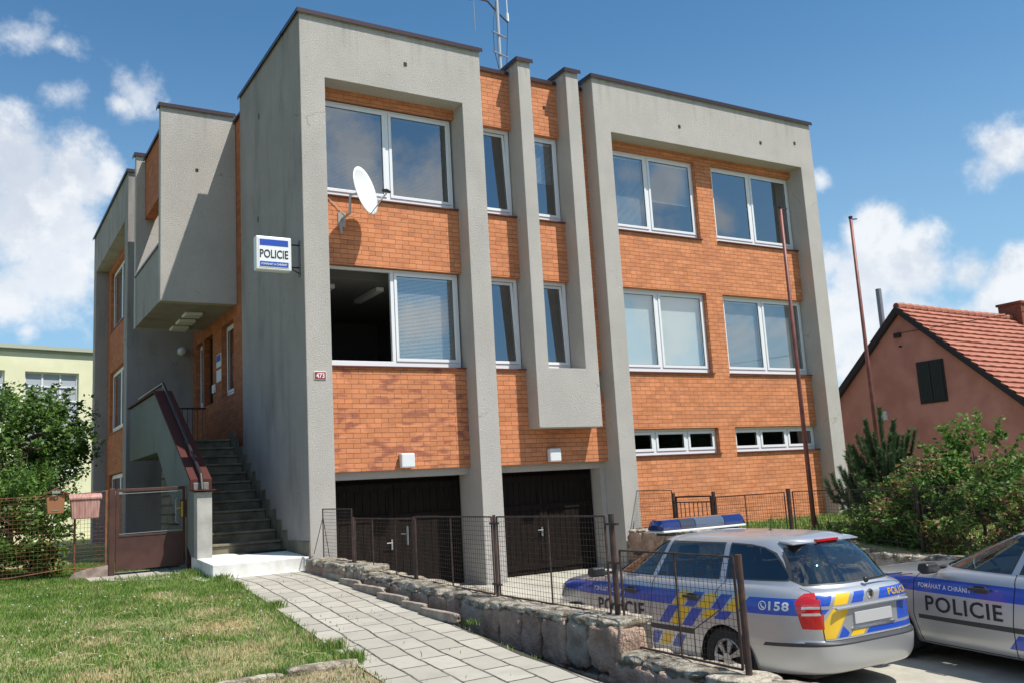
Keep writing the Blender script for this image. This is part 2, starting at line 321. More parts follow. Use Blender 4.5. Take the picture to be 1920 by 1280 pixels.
g = MB(); vs = [(x, y, hgt(x, y) - .004 + (.02 * mnoise.noise((x * .7, y * .7, 0)) if (x < -.3 and y < 6) else 0)) for x in xs for y in ys]
fs = [(i * len(ys) + j, (i + 1) * len(ys) + j, (i + 1) * len(ys) + j + 1, i * len(ys) + j + 1) for i in range(len(xs) - 1) for j in range(len(ys) - 1)]
g.add(vs, fs)
M['soil'] = mat('lawn_soil', (.10, .10, .045), .95)
c, tc_, p_, t_ = vary(M['soil'], (.15, .19, .06), (.38, .31, .17), 1.3, 8, .6, 35, .02, lo=.42, hi=.66)
tag(g.build('ground', M['soil']), kind='structure')

def strip(name, left, right, n, mats, lift, hf, kind='structure', widths=None):
    """sheet between two polylines (lists of xy), u across in metres, v along"""
    def samp(pl, t):
        d = [0]
        for a, b in zip(pl, pl[1:]): d.append(d[-1] + math.dist(a, b))
        s = t * d[-1]
        for i in range(len(pl) - 1):
            if s <= d[i + 1] + 1e-9:
                k = (s - d[i]) / (d[i + 1] - d[i]); return (pl[i][0] + (pl[i + 1][0] - pl[i][0]) * k, pl[i][1] + (pl[i + 1][1] - pl[i][1]) * k)
        return pl[-1]
    K = 8; vs = []; uvs = []; L = 0; prev = None
    for i in range(n + 1):
        a = samp(left, i / n); b = samp(right, i / n); m = ((a[0] + b[0]) / 2, (a[1] + b[1]) / 2)
        if prev: L += math.dist(prev, m)
        prev = m
        for j in range(K + 1):
            x = a[0] + (b[0] - a[0]) * j / K; y = a[1] + (b[1] - a[1]) * j / K
            vs.append((x, y, hf(x, y) + lift)); uvs.append((math.dist(a, (x, y)), L))
    fs = [(i * (K + 1) + j, i * (K + 1) + j + 1, (i + 1) * (K + 1) + j + 1, (i + 1) * (K + 1) + j) for i in range(n) for j in range(K)]
    mb = MB(); mb.add(vs, fs); o = mb.build(name, mats); me = o.data; uvl = me.uv_layers[0]
    for lp in me.loops: uvl.data[lp.index].uv = uvs[lp.vertex_index]
    if kind: o['kind'] = kind
    return o
def paver(name, c1, c2, w, h, joint=(.05, .045, .035), js=.012, rot=0):
    m = mat(name, c1, .9, spec=.25); t = m.node_tree; p = t.nodes['Principled BSDF']
    tc = t.nodes.new('ShaderNodeTexCoord'); U = tc.outputs['UV']; O = tc.outputs['Object']
    mp = t.nodes.new('ShaderNodeMapping'); mp.inputs['Rotation'].default_value = (0, 0, rot); t.links.new(U, mp.inputs[0])
    wob = N(t, 'ShaderNodeTexNoise', i_Scale=2.0, i_Detail=4.0); t.links.new(O, wob.inputs['Vector'])
    ad = N(t, 'ShaderNodeVectorMath', operation='MULTIPLY_ADD'); t.links.new(wob.outputs['Color'], ad.inputs[0]); ad.inputs[1].default_value = (.07, .07, 0); t.links.new(mp.outputs[0], ad.inputs[2])
    b = N(t, 'ShaderNodeTexBrick', i_Scale=1.0); b.offset = .5; t.links.new(ad.outputs[0], b.inputs['Vector'])
    b.inputs['Color1'].default_value = (*c1, 1); b.inputs['Color2'].default_value = (*c2, 1); b.inputs['Mortar'].default_value = (*joint, 1)
    b.inputs['Mortar Size'].default_value = js; b.inputs['Mortar Smooth'].default_value = .3; b.inputs['Brick Width'].default_value = w; b.inputs['Row Height'].default_value = h
    n = N(t, 'ShaderNodeTexNoise', i_Scale=11.0, i_Detail=8.0, i_Roughness=.7); t.links.new(O, n.inputs['Vector'])
    c = mixc(t, M_(t, 'MULTIPLY', smooth(t, n.outputs['Fac'], .4, .7), .4), b.outputs['Color'], tuple(v * .72 for v in c1))
    n3 = N(t, 'ShaderNodeTexNoise', i_Scale=1.7, i_Detail=4.0); t.links.new(O, n3.inputs['Vector'])
    c = mixc(t, M_(t, 'MULTIPLY', smooth(t, n3.outputs['Fac'], .45, .7), .45), c, tuple(v * .62 for v in c1))
    t.links.new(c, p.inputs['Base Color'])
    bh = M_(t, 'MULTIPLY_ADD', b.outputs['Fac'], -1.0, M_(t, 'MULTIPLY', n.outputs['Fac'], .3))
    bn = N(t, 'ShaderNodeBump', i_Strength=.8, i_Distance=.02); t.links.new(bh, bn.inputs['Height']); t.links.new(bn.outputs[0], p.inputs['Normal'])
    return m
M['paving'] = paver('grey_paving_slabs', (.46, .43, .365), (.36, .335, .28), .47, .28, rot=math.pi / 2)
PL = [(-1.55, 2.4), (-1.50, .3), (-1.40, -.9), (-1.55, -2.8), (-1.73, -4.54), (-1.98, -7.0), (-2.4, -12), (-3.0, -20)]
PR = [(0.02, 2.4), (0.02, .0), (-.10, -.9), (-.27, -2.5), (-.35, -3.85), (-.47, -5.8), (-.72, -7.6), (-.80, -12), (-1.1, -20)]
strip('path', PL, PR, 60, M['paving'], .012, h_west)
strip('forecourt_paving', [(-3.15, 2.3), (-3.12, 1.3)][::-1], [(-1.56, 2.3), (-1.50, .05)][::-1], 10, M['paving'], .008, h_west)
M['drive'] = mat('pale_driveway_concrete', (.40, .38, .32), .9); vary(M['drive'], (.34, .32, .27), (.46, .44, .37), 1.4, 8, .4, 40, .01)
strip('driveway', [(.2, 1.15), (.2, -.5), (.2, -4.5), (.2, -30)], [(6.5, 1.15), (6.5, -.5), (6.5, -4.5), (6.5, -30)], 60, M['drive'], .006, lambda x, y: h_drive(y))
M['dirt'] = mat('dry_dirt', (.26, .21, .15), .95); vary(M['dirt'], (.20, .17, .12), (.36, .30, .21), 5, 8, .6, 40, .02)
strip('dirt_patch', [(-3.0, -7.05), (-3.4, -12)], [(-2.0, -7.05), (-2.35, -12)], 10, M['dirt'], .004, h_west)
M['shade_soil'] = mat('shade_soil_edge', (.05, .045, .035), .95); vary(M['shade_soil'], (.025, .022, .018), (.085, .075, .06), 30, 4, .8, 60, .02)  # soil strip along the wall, near-black colour stands in for its shadow
strip('shade_soil_edge', [(0.02, .0), (-.10, -.9), (-.27, -2.5), (-.35, -3.85), (-.47, -5.8), (-.72, -7.6), (-.80, -12)], [(.1, 0), (.1, -.9), (.1, -2.5), (.1, -3.85), (.1, -5.8), (.1, -7.6), (.1, -12)], 60, M['shade_soil'], .004, lambda x, y: h_west(x, y) - drop(x, y))


# ================================================================ THE OFFICE BUILDING
ZT = 9.70; YB = .388
B = root('office_building', (6.6, 6, -.1), 'two-storey grey roughcast and orange brick office building over two garages', 'building')
def st(name, boxes, m='stucco', bevel=0):
    mb = MB()
    for b in boxes: mb.box(*b)
    return mb.build(name, M[m], B, bevel=bevel)
# front frames (upright slabs that carry the roof beam)
mb = MB(); mb.prism([(0, -1.2), (.45, -1.2), (.45, 8.509), (3.238, 8.509), (3.238, -1.2), (3.677, -1.2), (3.677, ZT), (0, ZT)], 1, 0, .9); mb.build('concrete_frame', M['stucco'], B, bevel=.008)
st('garage_lintel', [(.455, 3.233, .47, .9, 1.372, 1.505)])
st('side_render', [(-.004, -.0005, .003, 4.05, -.6, ZT - .002)], 'stucco_shade')  # thin skin giving the frame's side the shade-darkened colour
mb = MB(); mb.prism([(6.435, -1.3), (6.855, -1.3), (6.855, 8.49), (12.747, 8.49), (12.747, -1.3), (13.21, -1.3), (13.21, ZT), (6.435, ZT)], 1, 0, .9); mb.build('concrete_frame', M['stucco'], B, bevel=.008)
side = st('side_wall', [(0, .3, .9, 4.057, -.6, ZT)], 'stucco_shade', .006)
mb = MB(); mb.prism([(4.57, 2.178), (6.068, 2.178), (6.068, ZT), (5.753, ZT), (5.753, 3.34), (4.866, 3.34), (4.866, ZT), (4.57, ZT)], 1, 0, .55); mb.build('twin_fins', M['stucco'], B, bevel=.008)
# brick infill
def bricks(boxes, m='brick', split=False):
    if split:
        for q in boxes: bricks([q], m)
        return
    mb = MB()
    for b in boxes: mb.box(*b)
    return mb.build('brick_wall', M[m], B)
bricks([(.45, 3.238, YB, .47, 5.187, 6.44), (.45, 3.238, YB, .47, 8.32, 8.509)], split=True)
bricks([(.45, 3.238, YB, .47, 1.507, 3.34)], 'brick_stained')
bricks([(3.677, 4.57, YB, .52, 5.187, 6.44), (4.866, 5.753, YB, .52, 5.187, 6.44), (3.677, 4.57, YB, .52, 8.32, 9.53), (4.866, 5.753, YB, .52, 8.32, 9.53), (6.068, 6.435, YB, .52, 3.34, 9.50)], split=True)
bricks([(3.677, 6.435, YB, .52, 1.507, 2.9), (3.677, 4.57, YB, .52, 2.9, 3.34)])
bricks([(6.855, 12.747, YB, .52, 2.14, 3.34), (6.855, 12.747, YB, .52, 5.187, 6.44), (6.855, 12.747, YB, .52, 8.32, 8.49),
        (9.55, 10.05, YB, .52, 1.56, 2.14), (9.55, 10.05, YB, .52, 3.34, 5.187), (9.55, 10.05, YB, .52, 6.44, 8.32)])
bricks([(6.855, 12.747, YB, .52, -1.2, 1.56)])
# garage recess lintels, soffits, reveals
st('garage_lintel', [(3.677, 6.435, .53, .95, 1.372, 1.56), (6.31, 6.43, .53, .95, -1.2, 1.37), (3.68, 3.80, .53, .95, -1.2, 1.37)])
# body behind: floors, roof, back and partitions
core = MB()
for z in (1.51, 5.19, 9.28): core.box(.46, 13.2, .95, 16.3, z - .12 + (.0 if z < 9 else .1), z + .06)
core.box(.46, 13.2, 5.2, 5.3, -.6, 9.2); core.box(3.5, 3.6, .95, 5.19, -.6, 9.3); core.box(6.5, 6.6, .95, 5.19, -.6, 9.3); core.box(9.75, 9.85, .95, 5.19, -.6, 9.3)
core.box(13.1, 13.21, .9, 16.35, -1.3, 9.5); core.box(-1.0, 13.2, 16.2, 16.35, -.6, 9.5)
core.build('interior_structure', M['roomwall'], B)
rf = MB(); rf.box(.2, 13.15, .6, 16.3, 9.42, 9.50); rf.build('flat_roof', M['greym'], B)
# metal capping along all roof edges
def cap(x0, x1, y0, y1, z=ZT):
    fl = MB(); fl.box(x0 - .05, x1 + .05, y0 - .05, y1 + .05, z + .004, z + .034); fl.box(x0 - .05, x1 + .05, y0 - .055, y0 - .047, z - .05, z + .002) ; fl.box(x0 - .055, x0 - .047, y0 - .05, y1 + .05, z - .05, z + .002)
    return fl.build('roof_capping', M['flash'], B)
cap(0, 3.677, 0, .9); cap(0, .3, .97, 4.0); cap(6.435, 13.21, 0, .9); cap(4.57, 4.866, 0, .55); cap(5.753, 6.068, 0, .55)
for a, b in ((3.75, 4.50), (4.94, 5.68), (6.14, 6.36)): cap(a, b, YB, .54, 9.53)
# ---- windows
def window(x0, x1, z0, z1, sashes, y=.5, slat='slat', axis='x', open_left=False, tilt=False, blind='slats', base=.05, parent=B, label=None):
    """sashes = list of (a, b) fractions; a PVC frame with mullions, each sash with frame + pane"""
    P = lambda a, d, z: (a, d, z) if axis == 'x' else (d, a, z)
    def bx(mb, a0, a1, d0, d1, z0, z1):
        if axis == 'x': mb.box(a0, a1, d0, d1, z0, z1)
        else: mb.box(d0, d1, a0, a1, z0, z1)
    fr = MB(); w = .055
    bx(fr, x0, x1, y, y + .07, z0, z0 + w + base); bx(fr, x0, x1, y, y + .07, z1 - w, z1)
    bx(fr, x0, x0 + w, y, y + .07, z0 + w + base, z1 - w); bx(fr, x1 - w, x1, y, y + .07, z0 + w + base, z1 - w)
    for a in sashes[:-1]:
        m = a[1]; bx(fr, m - .035, m + .035, y, y + .07, z0 + w + base, z1 - w)
    F = fr.build('window', M['pvc'], parent, bevel=.005)
    if label: F['label'] = label
    zb = z0 + w + base; zt = z1 - w
    for i, (a, b) in enumerate(sashes):
        a0 = a + (w if i == 0 else .035); b0 = b - (w if i == len(sashes) - 1 else .035)
        if open_left and i == 0: continue
        sw = .06; s = MB(); e = .003
        bx(s, a0 + e, b0 - e, y - .016, y + .04, zb + e, zb + sw); bx(s, a0 + e, b0 - e, y - .016, y + .04, zt - sw, zt - e)
        bx(s, a0 + e, a0 + sw, y - .016, y + .04, zb + sw, zt - sw); bx(s, b0 - sw, b0 - e, y - .016, y + .04, zb + sw, zt - sw)
        gk = MB()
        g0 = .006
        q = [P(a0 + sw, y + .008, zb + sw), P(b0 - sw, y + .008, zb + sw), P(b0 - sw, y + .008, zt - sw), P(a0 + sw, y + .008, zt - sw)]
        gk.add(q, [(0, 1, 2, 3)])
        so_ = s.build('sash', M['pvc'], None, bevel=.004); sub(so_, F)
        go = gk.build('pane', M['glass'], None); sub(go, F)
        rk = MB(); r = .008
        bx(rk, a0 + sw, b0 - sw, y - .002, y + .006, zb + sw, zb + sw + r); bx(rk, a0 + sw, b0 - sw, y - .002, y + .006, zt - sw - r, zt - sw)
        bx(rk, a0 + sw, a0 + sw + r, y - .002, y + .006, zb + sw + r, zt - sw - r); bx(rk, b0 - sw - r, b0 - sw, y - .002, y + .006, zb + sw + r, zt - sw - r)
        ro = rk.build('gasket', M['rubber'], None); sub(ro, F)
        if tilt:
            h = zt - zb; ang = R_(3.2)
            for o in (so_, go, ro):
                for v in o.data.vertices:
                    k = (v.co.z - zb); v.co.y += k * math.tan(ang)
        if blind in ('slats', 'half') or (isinstance(blind, tuple)):
            bl = MB(); top = zt - sw - .02; bot = zb + sw if blind != 'half' else zb + (zt - zb) * .45
            if isinstance(blind, tuple): bot = zb + sw + (zt - zb - 2 * sw) * blind[i]
            z = top; d = y + .10; tl = .0125
            if bot < top - .05:
                while z > bot:
                    vs = [P(a0 + sw * .8, d - .010, z - tl), P(b0 - sw * .8, d - .010, z - tl), P(b0 - sw * .8, d + .010, z + tl * .4), P(a0 + sw * .8, d + .010, z + tl * .4)]
                    bl.add(vs, [(0, 1, 2, 3)]); z -= .026
            bx(bl, a0 + sw * .8, b0 - sw * .8, d - .014, d + .014, top, top + .03)
            sub(bl.build('blind', M[slat], None), F)
        elif blind == 'cloth':
            bl = MB(); bx(bl, a0 + sw * .5, b0 - sw * .5, y + .10, y + .105, zb, zt - .01); sub(bl.build('blind', M['curtain'], None), F)
    # drip sill of dark red sheet
    s = MB(); 
    if axis == 'x': s.box(x0 + .002, x1 + .035, YB - .045, y + .002, z0 - .025, z0 - .004)
    else: s.box(y - .13, y + .002, x0, x1, z0 - .025, z0 - .004)
    sub(s.build('sill', M['sill'], None), F)
    return F
U0, U1, L0, L1 = 6.465, 8.315, 3.365, 5.185
window(.46, 3.20, U0, U1, [(.46, 1.83), (1.83, 3.20)], blind=(0.0, 0.0), slat='slat_dark')
window(.46, 3.20, L0, L1, [(.46, 1.83), (1.83, 3.20)], open_left=True, blind=(0, 0.0), label='wide window with its left half standing open')
window(3.69, 4.55, U0, U1, [(3.69, 4.55)], tilt=True, blind='none', label='narrow window tilted open')
window(3.69, 4.55, L0, L1, [(3.69, 4.55)], tilt=True, blind='none', label='narrow window tilted open')
window(4.88, 5.735, U0, U1, [(4.88, 5.735)], blind='half')
window(4.88, 5.735, L0, L1, [(4.88, 5.735)], tilt=True, blind='none', label='narrow window tilted open')
window(6.87, 9.545, U0, U1, [(6.87, 8.155), (8.155, 9.545)], blind=(.0, .42))
window(10.055, 12.735, U0, U1, [(10.055, 11.36), (11.36, 12.735)], blind='none')
window(6.87, 9.545, L0, L1, [(6.87, 8.155), (8.155, 9.545)], blind='cloth')
window(10.055, 12.735, L0, L1, [(10.055, 11.36), (11.36, 12.735)], blind='slats')
window(6.87, 9.545, 1.585, 2.135, [(6.87, 7.785), (7.785, 8.69), (8.69, 9.545)], blind='none', base=.02)
window(10.055, 12.735, 1.585, 2.135, [(10.055, 10.9), (10.9, 11.80), (11.80, 12.735)], blind='none', base=.02)
# fluorescent fittings on the office ceiling seen through the open half
for x_ in (.9, 1.9): cl = MB(); cl.box(x_, x_ + .15, 1.4, 2.6, 4.98, 5.06); cl.build('ceiling_light', M['white_metal'], B)
# ---- garage doors
def garage(x0, x1, zb, zt, y, g):
    D = MB(); n = 0; xm = (x0 + x1) / 2
    D.box(x0, x1, y + .05, y + .09, zb, zt)
    o = D.build('garage_door', M['doorwood'], B)
    for a, b in ((x0 + .06, xm - .004), (xm + .004, x1 - .06)):
        L = MB(); k = 9; w = (b - a) / k
        for i in range(k): L.box(a + i * w + .004, a + (i + 1) * w - .004, y + .012 + random.uniform(0, .004), y + .045, zb + .03, zt - .06)
        for z in (zb + .12, (zb + zt) / 2 + .25, zt - .2): L.box(a + .002, b - .002, y - .008, y + .010, z, z + .11)
        L.box(a + .002, a + .09, y - .006, y + .011, zb + .24, zt - .21); L.box(b - .09, b - .002, y - .006, y + .011, zb + .24, zt - .21)
        sub(L.build('door_leaf', M['doorwood'], None, bevel=.003), o)
    h = MB(); h.box(xm - .08, xm - .05, y - .03, y - .009, .1, .28); h.tube([(xm - .065, y - .06, .22), (xm - .18, y - .06, .22)], .009); sub(h.build('handle', M['galv'], None), o)
    return o
garage(.45, 3.238, -.64, 1.372, .82, 0); garage(3.80, 6.31, -.64, 1.372, .82, 1)

# ---- left side: notch wall, hanging balcony box, rear wing
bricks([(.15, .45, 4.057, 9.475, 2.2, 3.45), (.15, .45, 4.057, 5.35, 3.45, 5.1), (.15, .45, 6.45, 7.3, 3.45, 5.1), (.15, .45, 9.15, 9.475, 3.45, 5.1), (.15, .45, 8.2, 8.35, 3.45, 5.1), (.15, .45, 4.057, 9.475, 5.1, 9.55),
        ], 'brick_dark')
st('notch_base', [(.17, .45, 4.06, 9.47, -.6, 2.19)], 'stucco_shade')
cap(.15, .35, 4.1, 5.0, 9.55)
vn = MB(); vn.box(.142, .152, 4.22, 4.34, 8.30, 8.50); vn.box(.142, .152, 4.22, 4.34, 6.35, 6.55); vn.build('vent_hole', M['rubber'], B)
window(5.36, 6.44, 3.46, 5.09, [(5.36, 6.44)], y=.27, axis='y', blind='none')
window(8.36, 9.14, 3.46, 5.09, [(8.36, 9.14)], y=.27, axis='y', blind='none')
d = MB(); d.box(.30, .36, 7.3, 8.2, 2.43, 5.1); dd = d.build('entrance_door', M['doorwood'], B)
h = MB(); h.box(.285, .299, 7.36, 7.40, 3.45, 3.70); h.tube([(.25, 7.38, 3.6), (.25, 7.5, 3.6)], .01); sub(h.build('handle', M['galv'], None), dd)
XW = -1.444
st('balcony_fin', [(XW, .148, 5.026, 5.246, 5.349, ZT)], bevel=.008)
st('balcony_fin', [(XW, .148, 8.24, 8.46, 5.349, ZT)], bevel=.008)
st('balcony_parapet', [(XW, -1.30, 5.248, 8.238, 5.349, 6.56)], 'stucco_shade')
st('balcony_floor', [(-1.298, .148, 5.248, 8.238, 5.349, 5.55)], 'stucco_shade')
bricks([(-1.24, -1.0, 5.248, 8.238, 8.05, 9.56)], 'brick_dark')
cap(XW, .10, 5.026, 5.246); cap(XW, .10, 8.24, 8.46); cap(-1.24, -1.0, 5.35, 8.15, 9.56)
rl = MB(); rl.box(XW - .03, -1.27, 5.25, 8.236, 6.562, 6.582); rl.tube([(XW + .02, 5.3, 6.66), (XW + .02, 8.2, 6.66)], .018); 
for y in (5.5, 6.4, 7.3, 8.1): rl.tube([(XW + .02, y, 6.57), (XW + .02, y, 6.66)], .01)
rl.build('balcony_rail', M['flash'], B)
for (x, y) in ((-.55, 6.2), (-.52, 7.05), (-.5, 7.9)):
    l = MB(); l.box(x - .19, x + .19, y - .22, y + .22, 5.27, 5.343); l.build('porch_light', M['white_metal'], B, bevel=.02)
# rear wing
st('rear_wing_wall', [(XW, .45, 9.475, 9.95, -.6, 8.503), (XW, -.9, 9.95, 10.014, -.6, 8.503), (XW, -.6, 15.833, 16.353, -.6, 8.503), (XW, .45, 9.475, 16.353, 8.503, ZT)], 'stucco_shade', .008)
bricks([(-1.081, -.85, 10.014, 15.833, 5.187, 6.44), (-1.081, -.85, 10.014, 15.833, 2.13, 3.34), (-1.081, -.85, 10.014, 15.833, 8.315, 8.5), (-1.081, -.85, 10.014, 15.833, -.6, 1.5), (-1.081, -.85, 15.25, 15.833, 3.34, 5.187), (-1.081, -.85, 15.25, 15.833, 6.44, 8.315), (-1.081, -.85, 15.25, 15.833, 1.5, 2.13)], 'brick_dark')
cap(XW, .1, 9.475, 16.353)
s3 = [(10.02, 11.76), (11.76, 13.5), (13.5, 15.24)]
window(10.02, 15.24, 3.35, 5.18, s3, y=-.98, axis='y', blind='slats'); window(10.02, 15.24, 6.45, 8.31, s3, y=-.98, axis='y', blind='slats')
window(10.02, 15.24, 1.52, 2.12, s3, y=-.98, axis='y', blind='none', base=.02)
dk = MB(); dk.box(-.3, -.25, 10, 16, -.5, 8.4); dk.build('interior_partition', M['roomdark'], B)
# small anchor holes and bolts on the facade
an = MB()
for (x, z) in ((2.05, 9.08), (8.83, 8.93), (11.4, 8.93), (12.6, 9.1)): an.box(x - .03, x + .03, -.012, .0, z - .035, z + .035)
for (x, z) in ((5.42, 8.95), ): an.box(x - .03, x + .03, YB - .012, YB, z - .03, z + .03)
for (y, z) in ((2.6, 8.72), (2.75, 6.62)): an.box(-.012, 0, y - .03, y + .03, z - .06, z + .04)
an.box(-.72, -.66, 5.014, 5.026, 8.28, 8.34)
an.build('anchor_plate', M['rail'], B)
# ---- outside stair
SY, SZ, RUN, RISE = 1.5, .41, .32, .184
stp = MB(); n = 12
for k in range(n):
    y0 = SY + k * RUN - (RUN if k == 0 else 0) + (RUN - .0 if k == 0 else 0); z1 = SZ + k * RISE
    stp.box(-1.30, -.03, y0, SY + n * RUN + .3, z1 - RISE - .012 if k else .15, z1 - .045)
    stp.box(-1.30, -.03, y0 - .03, y0 + RUN, z1 - .043, z1)
stp.box(-1.30, .149, SY + n * RUN - RUN + RUN * 0 + .31, 8.10, 2.19, 2.43)
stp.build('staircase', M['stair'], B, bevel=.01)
# cement skirting stepping up along the house wall
sk = MB()
for k in range(n): sk.box(-.022, -.002, SY + k * RUN - .30, SY + (k + 1) * RUN - .30 - .001, -.3 if k == 0 else SZ + (k - 2) * RISE, SZ + k * RISE + .16)
sk.box(-.022, -.002, .0, SY - .302, -.3, .40)
sk.build('stair_skirting', M['stair'], B)
M['capdark'] = mat('dark_oxide_capping', (.085, .03, .026), .85, spec=.15); zz = lambda y: 1.316 + (y - 1.10) * .566
pp = MB()
pp.prism([(1.34, .12), (2.75, .9), (4.69, 2.182), (8.1, 2.182), (8.1, 3.39), (4.83, 3.39), (1.34, zz(1.34) - .0)], 0, -1.55, -1.305)
pp.build('stair_parapet', M['parapet'], B)
po = MB(); po.box(-1.55, -1.305, 1.10, 1.338, .16, 1.30); po.build('stair_post', M['concrete'], B, bevel=.008)
fl = MB(); e = .05
fl.prism([(1.04, 1.318), (1.42, 1.325), (1.42, 1.505), (4.82, 3.405), (8.25, 3.405), (8.25, 3.43), (4.80, 3.435), (1.36, 1.52), (1.36, 1.345), (1.04, 1.338)], 0, -1.60, -1.25)
fl.build('parapet_capping', M['capdark'], B)
hr = MB(); hr.tube([(-1.43, 1.25, 1.34), (-1.43, 1.35, 1.60), (-1.43, 4.75, 3.58), (-1.43, 7.6, 3.58)], .028); hr.tube([(-1.43, 2.6, 2.2), (-1.43, 2.6, 2.33)], .015); hr.tube([(-1.43, 4.7, 3.42), (-1.43, 4.7, 3.56)], .015); hr.tube([(-1.43, 7.6, 3.42), (-1.43, 7.6, 3.58)], .015)
hr.build('handrail', M['rail'], B)
br = MB(); br.tube([(-1.30, 8.06, 3.40), (.14, 8.06, 3.40)], .022); br.tube([(-1.30, 8.06, 2.52), (.14, 8.06, 2.52)], .014)
for i in range(12): br.tube([(-1.22 + i * .118, 8.06, 2.52), (-1.22 + i * .118, 8.06, 3.4)], .009, 6)
br.build('landing_railing', M['rail'], B)
ws = MB(); ws.add([(-1.555, .0, .161), (.045, .0, .161), (.045, 0.0, -.3), (-1.555, .0, -.3), (-1.555, 1.52, .24), (-.024, 1.52, .24), (-.024, 1.52, -.3), (-1.555, 1.52, -.3), (-.024, .0, .161), (-.024, 0, -.3), (.045, -.01, .161), (.045, -.01, -.3)],
   [(0, 8, 5, 4), (0, 3, 9, 8), (0, 4, 7, 3), (4, 5, 6, 7), (8, 9, 6, 5), (3, 7, 6, 9)])
ws.build('white_step', M['whitestep'], B, bevel=.012)
ap = MB(); ap.box(-1.75, .02, -.12, .3, -.3, -.045); ap.build('step_footing', M['whitestep'], B)
mt_ = MB(); mt_.box(-.85, -.05, 1.15, 1.48, .232, .250); mt = mt_.build('door_mat', mat('black_rubber_mat', (.012, .012, .016), .8)); tag(mt, 'black rubber mat lying on the white bottom step', 'door mat')

# things fixed to the house
def wall_text(vs, fs, m, name, origin, xdir, up, parent):
    o_ = Vector(origin); xd = Vector(xdir); u = Vector(up); n = xd.cross(u)
    mb = MB(); mb.add([o_ + xd * v[0] + u * v[1] + n * v[2] for v in vs], fs); o = mb.build(name, m); attach(o, parent) if parent else None; return o
M['signblue'] = mat('sign_blue', (.02, .075, .42), .4); M['signblack'] = mat('sign_black', (.02, .02, .025), .5); M['signwhite'] = mat('sign_white', (.80, .82, .82), .35)
M['platered'] = mat('plate_red', (.30, .035, .035), .3)
sg = root('police_sign', (-.42, .3, 4.93), 'projecting white light-box sign reading POLICIE on the left corner of the building', 'sign')
Y0 = .16; sx0, sx1, sz0, sz1 = -.775, -.168, 4.925, 5.515
b_ = MB(); b_.box(sx0, sx1, Y0, Y0 + .17, sz0, sz1); b_.build('sign_box', M['white_metal'], sg, bevel=.02)
b_ = MB(); b_.box(sx0 + .045, sx1 - .045, Y0 - .006, Y0 - .001, sz0 + .045, sz1 - .045); b_.build('sign_face', M['signwhite'], sg)
b_ = MB(); b_.box(sx0 + .06, sx1 - .06, Y0 - .011, Y0 - .007, sz1 - .165, sz1 - .06); b_.build('blue_band', M['signblue'], sg)
b_ = MB(); b_.box(sx0 + .06, sx1 - .06, Y0 - .011, Y0 - .007, sz0 + .06, sz0 + .145); b_.build('blue_band', M['signblue'], sg)
vs, fs = fit_text('POLICIE', .485, .145, bold=.012); wall_text(vs, fs, M['signblack'], 'lettering', ((sx0 + sx1) / 2, Y0 - .010, (sz0 + sz1) / 2 - .015), (1, 0, 0), (0, 0, 1), sg)
vs, fs = fit_text('POMÁHAT A CHRÁNIT', .44, .046, bold=.012); wall_text(vs, fs, M['signwhite'], 'lettering', ((sx0 + sx1) / 2, Y0 - .014, sz0 + .105), (1, 0, 0), (0, 0, 1), sg)
b_ = MB(); b_.box(-.012, -.001, Y0 + .03, Y0 + .14, 4.86, 5.50); b_.tube([(sx1 - .01, Y0 + .085, 5.42), (-.012, Y0 + .085, 5.42)], .014); b_.tube([(sx1 - .01, Y0 + .085, 5.02), (-.012, Y0 + .085, 5.02)], .014); b_.tube([(sx1, Y0 + .085, 5.0), (-.012, Y0 + .085, 4.92)], .01)
b_.build('bracket', M['rail'], sg)
hn = root('house_number_plate', (.23, 0, 3.12), 'small red enamel plate with white number 473 on the grey corner pillar', 'number plate')
b_ = MB(); b_.box(.125, .335, -.014, -.001, 3.055, 3.195); b_.build('plate', M['signwhite'], hn, bevel=.004)
b_ = MB(); b_.box(.133, .327, -.0165, -.0145, 3.063, 3.187); b_.build('enamel_face', M['platered'], hn)
vs, fs = fit_text('473', .145, .085, bold=.02); wall_text(vs, fs, M['signwhite'], 'number', (.23, -.018, 3.125), (1, 0, 0), (0, 0, 1), hn)
M['lampglass'] = mat('opal_lamp_cover', (.72, .74, .75), .3)
for i, (x, lab) in enumerate(((1.91, 'square white wall lamp in full sun above the left garage'), (5.06, 'square white wall lamp in shade below the hanging panel above the right garage'))):
    w_ = root('wall_lamp', (x, YB, 1.66), lab, 'wall lamp', 'square lamps above the garages')
    b_ = MB(); b_.box(x - .12, x + .12, YB - .03, YB - .002, 1.54, 1.78); b_.build('back_plate', M['greym'], w_)
    b_ = MB(); b_.box(x - .132, x + .132, YB - .15, YB - .031, 1.53, 1.79); b_.build('cover', M['lampglass'], w_, bevel=.025)
# notices and intercom by the entrance door
nb = MB(); nb.box(.138, .148, 6.46, 6.90, 4.22, 4.52); nb2 = MB(); nb2.box(.130, .137, 6.50, 6.86, 4.35, 4.50)
n_ = root('notice_board', (.14, 6.68, 4.2), 'blue and white notice on the brick pier beside the entrance door', 'notice')
nb.build('board', M['signwhite'], n_); nb2.build('blue_field', M['signblue'], n_)
nb = MB(); nb.box(.138, .148, 6.46, 6.90, 3.88, 4.16); tag(nb.build('paper_notice', M['signwhite']), 'white paper notice pinned below the blue notice by the entrance', 'notice')
nb = MB(); nb.box(.10, .148, 6.98, 7.2, 3.66, 3.86); tag(nb.build('intercom', M['white_metal'], bevel=.01), 'small white intercom box beside the entrance door', 'intercom')
